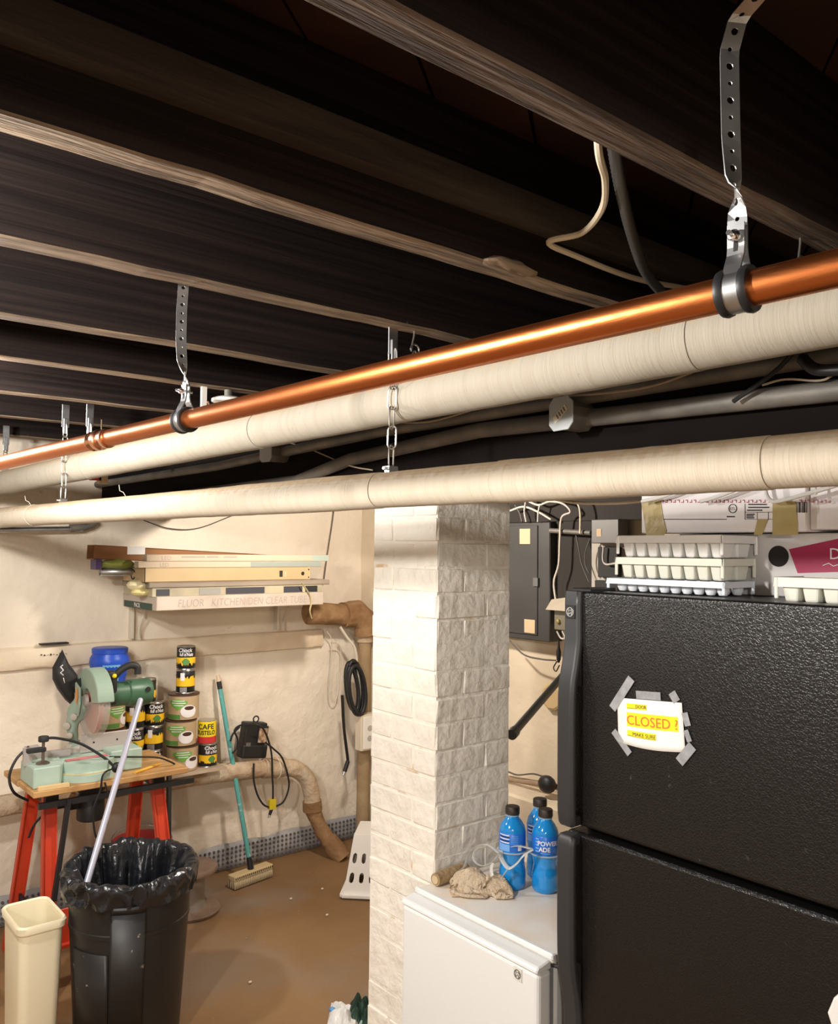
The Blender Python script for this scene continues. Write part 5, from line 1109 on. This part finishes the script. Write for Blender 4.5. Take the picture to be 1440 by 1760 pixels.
MB().box((1.205, 3.70, zb+.075), (1.425, 3.712, zb+.150)).build('fence', M_fence, saw, bevel=.003); MB().prism([(.985, .075), (1.165, .075), (1.165, .100), (1.06, .105), (1.035, .135), (.985, .135)], (0, 3.712, zb), UX, UZ, .012).build('fence', M_fence, saw)
for x in (1.26, 1.36): MB().lathe([(.004, 0), (.004, .002)], (x, 3.6995, zb+.115), 8, (0, -1, 0)).build('fence_bolt', M_black, saw)
C = P(160, 1208, Y=3.70)
lump(curve([(C.x-.03, 3.80, zb+.05), (C.x-.045, 3.80, zb+.12), (C.x-.060, 3.79, zb+.18), (C.x-.040, 3.77, C.z-.03), (C.x-.035, 3.76, C.z+.03)], 6), [.040]*5 + [.022]*10 + [.028]*10, 14, .020, 3).build('pivot_arm', M_mintd, saw)
lump([(C.x-.03, 3.80, zb+.03), (C.x-.03, 3.80, zb+.06), (C.x-.035, 3.80, zb+.10)], [.062, .055, .03], 16, .014, 8).build('pivot_foot', M_dust, saw)
for k, (dx, dy, dz, rr_) in enumerate(((-.075, .085, -.10, .016), (-.065, .075, -.14, .013), (-.055, .06, -.06, .015))): MB().lathe([(.0001, 0), (rr_, .001), (rr_, .018), (rr_*.6, .022), (.0001, .022)], (C.x+dx, C.y+dy, C.z+dz), 12, (-.6, -.8, 0)).build('lock_knob', M_dust, saw)
MB().prism([(-.03, .07), (.03, .05), (.035, -.02), (.01, -.075), (-.02, -.04)], (C.x-.045, 3.745, C.z+.015), -UY, UZ, .010).build('link_plate', M_mintd, saw, bevel=.004)
RB = .137
def disc_band(c, r0, r1, a0, a1, x0, x1, n=26):
    mb = MB(); vs = []
    for i in range(n+1):
        th = a0+(a1-a0)*i/n
        for rr, xx in ((r0, x0), (r1, x0), (r1, x1), (r0, x1)): vs.append(Vector((c.x+xx, c.y+rr*math.cos(th), c.z+rr*math.sin(th))))
    fs = []
    for i in range(n):
        for j in range(4): fs.append((i*4+j, i*4+(j+1) % 4, (i+1)*4+(j+1) % 4, (i+1)*4+j))
    fs += [(0, 1, 2, 3), tuple(n*4+j for j in (3, 2, 1, 0))]
    mb.add(vs, fs, False); return mb
disc_band(C, .062, RB+.012, R(30), R(172), -.030, .040).build('upper_guard', M_mintd, saw, bevel=.010, seg=2)
disc_band(C, .002, RB-.008, 0, 2*math.pi, -.0015, .0015, 36).build('blade', M_blade, saw)
disc_band(C, .010, RB, R(160), R(395), -.022, -.019).build('lower_guard', M_guard, saw); disc_band(C, RB-.003, RB, R(172), R(390), -.022, .026).build('lower_guard_rim', M_guard, saw)
MB().lathe([(.026, 0), (.024, .012), (.0001, .013)], (C.x-.022, C.y+.012, C.z+.012), 16, (-1, 0, 0)).build('arbor_cap', M_fence, saw)
MB().prism([(.0, .035), (.014, .0), (.0, -.035), (-.014, 0)], (C.x-.057, 3.735, C.z+.03), -UY, UZ, .003).build('warning_label', M_ora, saw)
MB().lathe([(.052, .040), (.052, .14), (.058, .145), (.058, .235), (.052, .245), (.0001, .246)], (C.x, C.y-.005, C.z+.028), 28, (1, 0, 0)).build('motor', M_motor, saw)
MB().lathe([(.011, 0), (.011, .004)], (C.x+.215, C.y-.0625, C.z+.045), 12, (0, -1, .1)).build('brush_cap', M_black, saw)
MB().box((C.x+.042, C.y-.055, C.z-.01), (C.x+.085, C.y-.005, C.z+.135)).build('handle_block', M_knob, saw, bevel=.010, seg=2)
MB().tube(curve([(C.x+.065, C.y-.04, C.z+.10), (C.x+.095, C.y-.05, C.z+.135), (C.x+.135, C.y-.055, C.z+.155), (C.x+.165, C.y-.06, C.z+.145), (C.x+.168, C.y-.06, C.z+.115)], 6), .015, 12).build('handle', M_knob, saw)
MB().sphere((C.x+.068, C.y-.057, C.z+.115), .010, 10).build('lock_button', M_ybtn, saw)
# dust bag
bagp = [(107, 1116), (118, 1140), (133, 1160), (134, 1180), (131, 1196), (125, 1214), (112, 1203), (98, 1184), (90, 1167), (90, 1147)]
pts = [P(*p, Y=3.86) for p in bagp]; cen = sum(pts, Vector())/len(pts)
mb = MB(); nn = len(pts); vs = []
for lay, (off, k) in enumerate(((0, 1.0), (-.022, .84), (-.034, .45))):
    for p in pts: vs.append(cen + (p-cen)*k + UY*off)
for lay, (off, k) in enumerate(((.022, .84), (.034, .45))):
    for p in pts: vs.append(cen + (p-cen)*k + UY*off)
fs = []
for a_, b_ in ((0, 1), (1, 2), (0, 3), (3, 4)):
    for j in range(nn): fs.append((a_*nn+j, a_*nn+(j+1) % nn, b_*nn+(j+1) % nn, b_*nn+j))
fs += [[2*nn+j for j in range(nn)], [4*nn+j for j in range(nn)][::-1]]
mb.add(vs, fs, True); bg = mb.build('dust_bag', mat('black_bag_cloth', (.022, .021, .021), .55, bump=.5, bscale=18), saw)
MB().tube([P(128, 1176, Y=3.85), P(140, 1174, Y=3.80), P(146, 1172, Y=3.77)], [.030, .022, .026], 14).build('dust_port', M_knob, saw)
MB().tube([P(*p, Y=3.824) for p in ((108, 1143), (104, 1146), (109, 1152), (104, 1156), (109, 1161))] , .0028, 6).build('bag_print', M_wprint, bg); MB().tube([P(*p, Y=3.824) for p in ((109, 1165), (111, 1174))], .0016, 6).build('bag_print', M_wprint, bg)
# hold-down clamp
c = Vector((P(74, 1300, Y=3.60).x, 3.60, zb+.080))
MB().tube([c + UZ*.004, c + UZ*.085], .006, 10).build('clamp_screw', mat('brown_steel', (.20, .16, .13), .4, .8), saw)
MB().lathe([(.026, 0), (.026, .003), (.012, .010), (.0001, .012)], c + UZ*.001, 18).build('clamp_pad', mat('brown_steel', (.2, .16, .13)), saw); MB().lathe([(.019, 0), (.020, .003), (.020, .018), (.018, .021), (.0001, .021)], c + UZ*.088, 16).build('clamp_knob', M_knob, saw)
MB().box((c.x-.062, 3.59, c.z+.048), (c.x+.010, 3.615, c.z+.066)).build('clamp_arm', M_knob, saw, bevel=.003); MB().box((c.x-.062, 3.64, zb+.07), (c.x-.03, 3.66, c.z+.06)).build('clamp_post', M_fence, saw)
cordpts = [P(75, 1269, Y=3.60), P(100, 1269, Y=3.59), P(140, 1279, Y=3.58), P(180, 1303, Y=3.55), P(200, 1322, Y=3.50)]
tag(MB().tube(curve(cordpts, 6), .0055, 8).build('power_cord', M_rubber), 'black power cord arching across the front of the mitre saw', 'cord')
tag(MB().tube(curve([P(50, 1283, Y=3.66), P(28, 1305, Y=3.66), P(16, 1335, Y=3.66), P(24, 1362, Y=3.66), P(48, 1376, Y=3.72)], 6), .0055, 8).build('power_cord', M_rubber), 'black cord looping down past the left end of the bench', 'cord')
tag(MB().tube(curve([P(188, 1301, Y=3.58), P(225, 1301, Y=3.57), P(270, 1302, Y=3.56), P(292, 1309, Y=3.56), Vector((P(300, 1312, Y=3.56).x, 3.56, ZBt+.006))], 6), .004, 7).build('saw_cord', M_rubber), 'thin black cord lying across the right half of the bench', 'cord')
c = P(200, 1319, Y=3.49); pg = thing('inline_plug', c, 'black round plug hanging at the front edge of the bench', 'plug')
MB().sphere(c, .020, 12, (1, .8, 1.1)).build('plug', M_rubber, pg); MB().tube(curve([c, P(178, 1330, Y=3.485), P(172, 1360, Y=3.485), P(160, 1395, Y=3.485), P(166, 1440, Y=3.485), P(182, 1420, Y=3.485), P(188, 1380, Y=3.48), P(180, 1345, Y=3.48)], 6), .004, 7).build('cord', M_rubber, pg)
a, b = P(232, 1328, Z=ZBt+.006), P(275, 1313, Z=ZBt+.006)
pe = thing('pencil', (a+b)/2, 'yellow pencil lying on the bench right of the saw', 'pencil'); d_ = (b-a).normalized()
MB().tube([a, b], .0065, 6).build('shaft', mat('pencil_yellow', (.80, .45, .06), .4), pe); MB().tube([b, b + d_*.014], [.0065, .001], 6).build('tip', M_note, pe)
a, b = P(64, 1346, Z=ZBt+.008), P(118, 1345, Z=ZBt+.008)
tag(MB().beam((.985, 3.510, ZBt+.008), (1.10, 3.505, ZBt+.008), .022, .014).build('wood_offcut', mat('pale_pine', (.72, .50, .24), .7)), 'pale pine offcut on the front edge of the bench', 'wood')
# pale metal pole standing in the bin, leaning on the bench
a, b = P(241, 1204, Y=3.44), P(166, 1460, Y=3.14); e = b + (b-a).normalized()*.22
mp_ = thing('broom_pole', e, 'pale lilac metal pole standing in the black bin, leaning on the bench', 'pole')
MB().tube([e, b, a], .0115, 14).build('tube', mat('lilac_metal', (.55, .56, .68), .35, .4), mp_); MB().sphere(a, .0118, 12).build('end_cap', mat('cap_lilac', (.50, .50, .60), .5), mp_)

# ================================================================== FLOOR THINGS
c = P(256, 1440, Z=.32); c = Vector((1.615, 4.03, 0))
rb = thing('red_bucket', c, 'dark red bucket on the floor behind the right bench legs', 'bucket')
MB().lathe([(.0001, .006), (.096, .004), (.10, .0), (.134, .315), (.139, .317), (.140, .328), (.134, .332), (.130, .32), (.096, .01), (.0001, .010)], c, 32).build('pail', mat('bucket_red', (.34, .035, .03), .45), rb)
MB().tube(arc(c + UZ*.315, .142, R(170), R(370), 18, UX, Vector((0, -.95, -.3))), .003, 6).build('bail', M_galv, rb)
c = Vector((1.79, 3.86, 0)); M_iron = mat('brown_iron', (.17, .11, .075), .7, col2=(.26, .18, .13), scale=10, bump=.4)
rs = thing('iron_stand', c, 'rusty round iron stand on the floor right of the black bin', 'stand')
MB().lathe([(.0001, .002), (.137, .0), (.140, .012), (.136, .018), (.05, .024), (.0001, .024)], c, 32).build('base_disc', M_iron, rs); MB().lathe([(.072, .022), (.066, .06), (.066, .15), (.075, .19)], c, 24).build('drum', mat('dull_tin', (.33, .29, .25), .6, .3), rs); MB().lathe([(.0001, .19), (.122, .188), (.126, .200), (.122, .212), (.0001, .215)], c, 32).build('top_disc', M_iron, rs)
# black bin with bag
M_bin = mat('bin_black', (.014, .013, .013), .42, col2=(.020, .018, .017), scale=5); speckle(M_bin, (.42, .37, .31), 28, .70, .74, 5, .48, .6, .55)
M_bag = mat('bag_black_gloss', (.012, .013, .016), .24, spec=.7, bump=.6, bscale=9, bdist=.03)
BC = Vector((1.163, 2.996, 0)); bin_ = thing('trash_can', BC, 'black plastic trash can lined with a shiny black bag', 'trash can')
def br(z): return .174 + .036*z/.60
MB().lathe([(.0001, .006), (.165, .004), (br(0)-.004, .0), (br(.03), .03), (br(.29), .29), (br(.43), .43), (br(.432)+.003, .432), (br(.446)+.003, .446), (br(.448), .448), (br(.592), .592), (br(.592)+.006, .594), (br(.592)+.006, .602), (br(.592)-.004, .602), (br(.43)-.004, .43), (br(.05)-.004, .05), (.0001, .03)], BC, 56).build('bin', M_bin, bin_)
fb = facing(BC)
def bin_patch(a0, a1, z0, z1, lift, m, name, n=14):
    mb = MB(); vs = []
    for i in range(n+1):
        th = fb + a0 + (a1-a0)*i/n
        for zz in (z0, z1):
            rr = br(zz)+lift; vs.append(Vector((BC.x+rr*math.cos(th), BC.y+rr*math.sin(th), zz)))
    mb.add(vs, [(2*i, 2*i+2, 2*i+3, 2*i+1) for i in range(n)], True); return mb.build(name, m, bin_, solid=.008)
bin_patch(-.30, .24, .05, .525, .004, M_bin, 'handle_panel'); bin_patch(-.28, .22, .525, .545, .010, M_bin, 'handle_lip')
bin_patch(-1.10, -.34, .06, .385, .0025, M_bin, 'side_panel')
def bagfn(u, v):
    th = u*2*math.pi; prof = [(.224, .536), (.228, .560), (.231, .585), (.229, .606), (.217, .618), (.199, .612), (.190, .565), (.181, .49), (.160, .42), (.12, .385), (.06, .375), (.004, .375)]
    k = v*(len(prof)-1); i = min(int(k), len(prof)-2); t_ = k-i; r = prof[i][0]*(1-t_)+prof[i+1][0]*t_; z = prof[i][1]*(1-t_)+prof[i+1][1]*t_
    q_ = Vector((math.cos(th)*3.2, math.sin(th)*3.2, v*2.2)); n1 = mn.noise(q_); n2 = mn.noise(q_*2.6)
    ins = max(0, min(1, (v-.42)/.2)); fold = math.sin(th*5 + 4*mn.noise((math.cos(th)*2, math.sin(th)*2, 5)))
    cr_ = (1-abs(mn.noise(q_*1.7+Vector((4, 1, 2))))*3.2)*.011 + (1-abs(mn.noise(q_*4.1))*3)*.0015
    r = r + .006*n1 + cr_ - .006 + ins*(-.034*abs(fold)*(1-v)*2.2 + .03*n1*(1-v))
    back = math.cos(th - (fb+math.pi)); z += .010*n1 + .008*n2 + .022*max(0, back)*(1-ins*.5)*(.4+v)
    if v < .06: z += .012*mn.noise((math.cos(th)*4, math.sin(th)*4, 9))
    return Vector((BC.x + r*math.cos(th), BC.y + r*math.sin(th), z))
mb = MB(); mb.grid(180, 40, bagfn, closed_u=True); mb.build('bin_bag', M_bag, bin_, subsurf=1)
# cream wastebasket
M_wbk = mat('cream_plastic', (.92, .83, .60), .45, col2=(.86, .76, .53), scale=4); speckle(M_wbk, (.35, .25, .14), 35, .73, .76, 5, .5, .6, .6)
wbk = thing('wastebasket', (.865, 3.105, 0), 'open cream plastic wastebasket left of the black trash can', 'wastebasket')
def rrect(cx, cy, hx, hy, z, rad=.03, n=5):
    out = []
    for sx, sy, a0_ in ((1, 1, 0), (-1, 1, 90), (-1, -1, 180), (1, -1, 270)):
        for i in range(n+1): th = R(a0_ + 90*i/n); out.append(Vector((cx+sx*(hx-rad)+rad*math.cos(th), cy+sy*(hy-rad)+rad*math.sin(th), z)))
    return out
def loft(mb, rings, cap0=True, cap1=False):
    m = len(rings[0]); vs = [p for r_ in rings for p in r_]; fs = []
    for i in range(len(rings)-1):
        for j in range(m): fs.append((i*m+j, i*m+(j+1) % m, (i+1)*m+(j+1) % m, (i+1)*m+j))
    mb.add(vs, fs, True); b = len(mb.v)-len(vs)
    if cap0: mb.f.append([b+j for j in range(m)][::-1]); mb.sm.append(False); mb.mi.append(mb.cur)
    if cap1: mb.f.append([b+(len(rings)-1)*m+j for j in range(m)]); mb.sm.append(False); mb.mi.append(mb.cur)
    return mb
wcx, wcy, whx, why = .872, 3.112, .075, .116
loft(MB(), [rrect(wcx, wcy, whx*.80, why*.82, .0), rrect(wcx, wcy, whx*.82, why*.84, .01), rrect(wcx, wcy, whx-.004, why-.004, .468), rrect(wcx, wcy, whx-.007, why-.007, .470), rrect(wcx, wcy, whx*.80-.003, why*.82-.003, .012)], True, True).build('bin', M_wbk, wbk)
loft(MB(), [rrect(wcx, wcy, whx-.006, why-.006, .452), rrect(wcx, wcy, whx+.003, why+.003, .455), rrect(wcx, wcy, whx+.005, why+.005, .476), rrect(wcx, wcy, whx+.001, why+.001, .482), rrect(wcx, wcy, whx-.006, why-.006, .478), rrect(wcx, wcy, whx-.007, why-.007, .452)], False, False).build('rim', M_wbk, wbk)
# white slotted plastic crate turned upside down, behind the pillar
M_crate = mat('crate_white', (.78, .75, .70), .45)
e1 = Vector((.714, -.70, 0)).normalized(); e2 = Vector((.70, .714, 0)).normalized(); o_ = Vector((2.452, 3.539, 0))
cw, cdp, chh = .42, .30, .295
cr = thing('laundry_basket', o_ + e1*cw/2 + e2*cdp/2, 'white slotted plastic basket upside down on the floor behind the pillar', 'basket')
def slotted(o, ex, w0, w1, h, shift, inn, n, rows, name):
    """leaning panel with real oval slots; w0 bottom width, w1 top width, inn = inward lean"""
    mb = MB()
    def ev(u, v): return o + ex*(shift*v + u*(w0 + (w1-w0)*v)) + UZ*(v*h) + inn*v
    us = [i/n for i in range(n+1)]; vs_ = [.16 + .62*j/rows for j in range(rows+1)]
    for i in range(n):
        for j in range(rows):
            u0, u1, v0, v1 = us[i], us[i+1], vs_[j], vs_[j+1]; um, vm = (u0+u1)/2, (v0+v1)/2; hu, hv = (u1-u0)*.24, (v1-v0)*.28
            out = [(u0, v0), (um, v0), (u1, v0), (u1, vm), (u1, v1), (um, v1), (u0, v1), (u0, vm)]; inn_ = [(um-hu*.8, vm-hv*.75), (um, vm-hv), (um+hu*.8, vm-hv*.75), (um+hu, vm), (um+hu*.8, vm+hv*.75), (um, vm+hv), (um-hu*.8, vm+hv*.75), (um-hu, vm)]
            mb.add([ev(*p) for p in out+inn_], [(k, (k+1) % 8, 8+(k+1) % 8, 8+k) for k in range(8)])
    for v0, v1 in ((0, .16), (.78, 1)):
        for i in range(n): mb.add([ev(us[i], v0), ev(us[i+1], v0), ev(us[i+1], v1), ev(us[i], v1)], [(0, 1, 2, 3)])
    return mb.build(name, M_crate, cr, solid=.006)
L_ = .045
slotted(o_, e1, cw, cw-2*L_, chh, L_, e2*L_, 8, 2, 'front_panel'); slotted(o_ + e2*cdp, -e2, cdp, cdp-2*L_, chh, L_, e1*L_, 5, 2, 'side_panel')
slotted(o_ + e1*cw, e2, cdp, cdp-2*L_, chh, L_, -e1*L_, 5, 2, 'side_panel'); slotted(o_ + e1*cw + e2*cdp, -e1, cw, cw-2*L_, chh, L_, -e2*L_, 8, 2, 'back_panel')
tp_ = [o_ + e1*a_ + e2*b_ + UZ*chh for a_, b_ in ((L_, L_), (cw-L_, L_), (cw-L_, cdp-L_), (L_, cdp-L_))]
MB().hexa([p - UZ*.006 for p in tp_], tp_).build('bottom_panel', M_crate, cr, bevel=.004)
rim = [o_ + e1*a_ + e2*b_ + UZ*.012 for a_, b_ in ((-.008, -.008), (cw+.008, -.008), (cw+.008, cdp+.008), (-.008, cdp+.008))]
mb = MB()
for i in range(4): mb.beam(rim[i], rim[(i+1) % 4], .022, .022)
mb.build('rim', M_crate, cr, bevel=.006, seg=2)
# floor brush
h0, h1 = P(397, 1521, Z=.02), P(463, 1497, Z=.02); c = (h0+h1)/2 
fbz = thing('floor_brush', Vector((c.x, c.y, 0)), 'floor brush with teal painted handle leaning on the left wall', 'brush')
M_brw = mat('brush_wood', (.60, .46, .25), .8); M_bris = mat('brush_bristle', (.52, .42, .26), .95)
d_ = (h1-h0); d_.z = 0; MB().beam(Vector((h0.x, h0.y, .052)), Vector((h1.x, h1.y, .052)), .060, .026).build('block', M_brw, fbz, bevel=.004)
mb = MB(); nrm = Vector((-d_.y, d_.x, 0)).normalized()
for i in range(22):
    for j in range(4):
        q_ = Vector((h0.x, h0.y, 0)) + d_*((i+.5)/22) + nrm*(-.022+.0145*j); mb.tube([q_ + UZ*.044, q_ + nrm*(-.006+.004*j) + UZ*.002], [.0045, .0065], 5)
mb.build('bristle', M_bris, fbz)['kind'] = 'stuff'
mb = MB()
for i in range(20):
    q_ = Vector((h0.x, h0.y, .053)) + d_*((i+.5)/20) - nrm*.0305
    mb.box((-.002, -.002, -.005), (.002, .002, .005), Matrix.Translation(q_))
mb.build('staple_row', M_dark, fbz)['kind'] = 'stuff'
tp_ = P(374, 1160, Y=4.205); bs = Vector((c.x, c.y, .066)); dd = (tp_-bs)
M_teal = mat('teal_worn_paint', (.10, .36, .34), .5, col2=(.40, .52, .45), scale=26, mix=(.56, .66))
MB().tube([bs, bs + dd*.06], [.016, .013], 12).build('socket', M_rubber, fbz); MB().tube([bs + dd*.05, bs + dd*.93], .0125, 12).build('handle', M_teal, fbz); MB().tube([bs + dd*.925, bs + dd*.965], .0135, 12).build('handle_collar', M_dark, fbz); MB().tube([bs + dd*.965, bs + dd], [.012, .008], 10).build('handle_tip', mat('raw_tip', (.62, .48, .34), .8), fbz)
# black transformer box on the wall above the drain pipe
k0, k1 = P(414, 1248, Y=4.13), P(462, 1311, Y=4.13); cx_ = (k0.x+k1.x)/2; cz_ = (k0.z+k1.z)/2
pu = thing('sump_pump', (cx_, 4.15, .605), 'black pump with a worn label and coiled cord, perched on the drain pipe', 'pump')
TM = Matrix.Translation((cx_, 4.15, cz_+.033)) @ Matrix.Rotation(R(8), 4, 'Y')
MB().box((-.075, -.035, -.105), (.080, .035, -.03), TM).build('foot', M_bblk, pu, bevel=.012, seg=2); MB().box((-.072, -.032, -.05), (.060, .032, .085), TM).build('housing', M_bblk, pu, bevel=.008, seg=2)
MB().box((.005, -.040, -.025), (.064, -.030, .070), TM).build('side_case', M_bblk, pu, bevel=.003); MB().box((.008, -.0415, -.018), (.058, -.0398, .058), TM).build('worn_label', mat('worn_label', (.50, .38, .24), .7, col2=(.25, .12, .06), scale=60), pu)
MB().box((-.058, -.0340, -.06), (-.030, -.0315, -.02), TM).build('small_label', M_cond, pu); MB().tube(arc(TM @ Vector((0, 0, .10)), .016, 0, 2*math.pi, 14, UX, UZ)[:-1], .004, 7, closed=True).build('carry_loop', M_bblk, pu)
YP = 4.055
for pts in ([(428, 1246), (412, 1247), (403, 1256), (408, 1270), (407, 1285), (399, 1295)], [(412, 1249), (400, 1262), (396, 1274)], [(440, 1246), (452, 1252), (462, 1275), (467, 1300), (468, 1335), (469, 1352), (469, 1373)], [(456, 1276), (470, 1287), (485, 1303), (495, 1335), (496, 1355), (487, 1378), (472, 1387)], [(436, 1312), (436, 1340), (442, 1365), (452, 1382), (463, 1388)]):
    MB().tube(curve([P(*p, Y=YP) for p in pts], 7), .0052, 7).build('cord', M_rubber, pu)
k0 = P(467, 1382, Y=YP); MB().box((k0.x-.018, YP-.012, k0.z-.026), (k0.x+.020, YP+.012, k0.z+.026)).build('yellow_tag', mat('tag_yellow', (.62, .48, .02), .5), pu); MB().tube([k0 - UZ*.024, k0 + Vector((-.012, 0, -.055))], [.010, .008], 10).build('plug', M_rubber, pu)
for s in (-.005, .005): MB().beam(k0 + Vector((-.012+s, 0, -.054)), k0 + Vector((-.014+s, 0, -.07)), .002, .005).build('prong', M_galv, pu)
# torn white and green wrappers by the pillar foot
wr_ = thing('torn_bag', P(604, 1756, Z=0), 'torn white plastic bag with a blue corner and dark green foil at the pillar foot', 'litter')
def crumple(c, ex, ey, h, seed, m, name):
    mb = MB(); mb.grid(14, 12, lambda u, v: c + ex*(u-.5) + ey*(v-.5) + UZ*(.004 + h*(.55 + .9*mn.noise((u*4+seed, v*4, 1)))*math.sin(math.pi*min(1, max(0, u)))**.6*math.sin(math.pi*v)**.5 if 0 < u < 1 and 0 < v < 1 else .004), smooth=False); return mb.build(name, m, wr_, solid=.002)
c = P(588, 1752, Z=0); r1 = CAM_RIGHT.copy(); r1.z = 0; f1 = CAM_FWD.copy(); f1.z = 0
crumple(c + r1*.005, r1*.11 - f1*.05, f1*.16, .05, 1, mat('white_film', (.70, .70, .68), .35), 'white_film')
crumple(P(617, 1745, Z=0), r1*.08, f1*.13, .085, 7, mat('dark_green_foil', (.025, .06, .045), .25, .3), 'green_foil')
k0 = P(571, 1735, Z=.01); MB().sphere(k0, .012, 10, (1, 1, .7)).build('blue_corner', mat('blue_film', (.10, .30, .62), .4), wr_)
# specks of plaster rubble on the floor
M_rub = mat('plaster_crumb', (.72, .66, .55), .9)
for i, (px, py) in enumerate(((554, 1529), (562, 1574), (500, 1546), (430, 1690))):
    q_ = P(px, py, Z=.0); tag(MB().sphere(q_ + UZ*.005, .007, 6, (1.2, .9, .6)).build('plaster_crumb', M_rub), ['white plaster crumb on the floor, nearest the slotted basket', 'white plaster crumb on the floor left of the pillar, in front of the basket', 'white plaster crumb on the floor right of the floor brush', 'white plaster crumb on the floor right of the black trash can, nearest the viewer'][i], 'crumb', 'plaster crumbs on the floor')
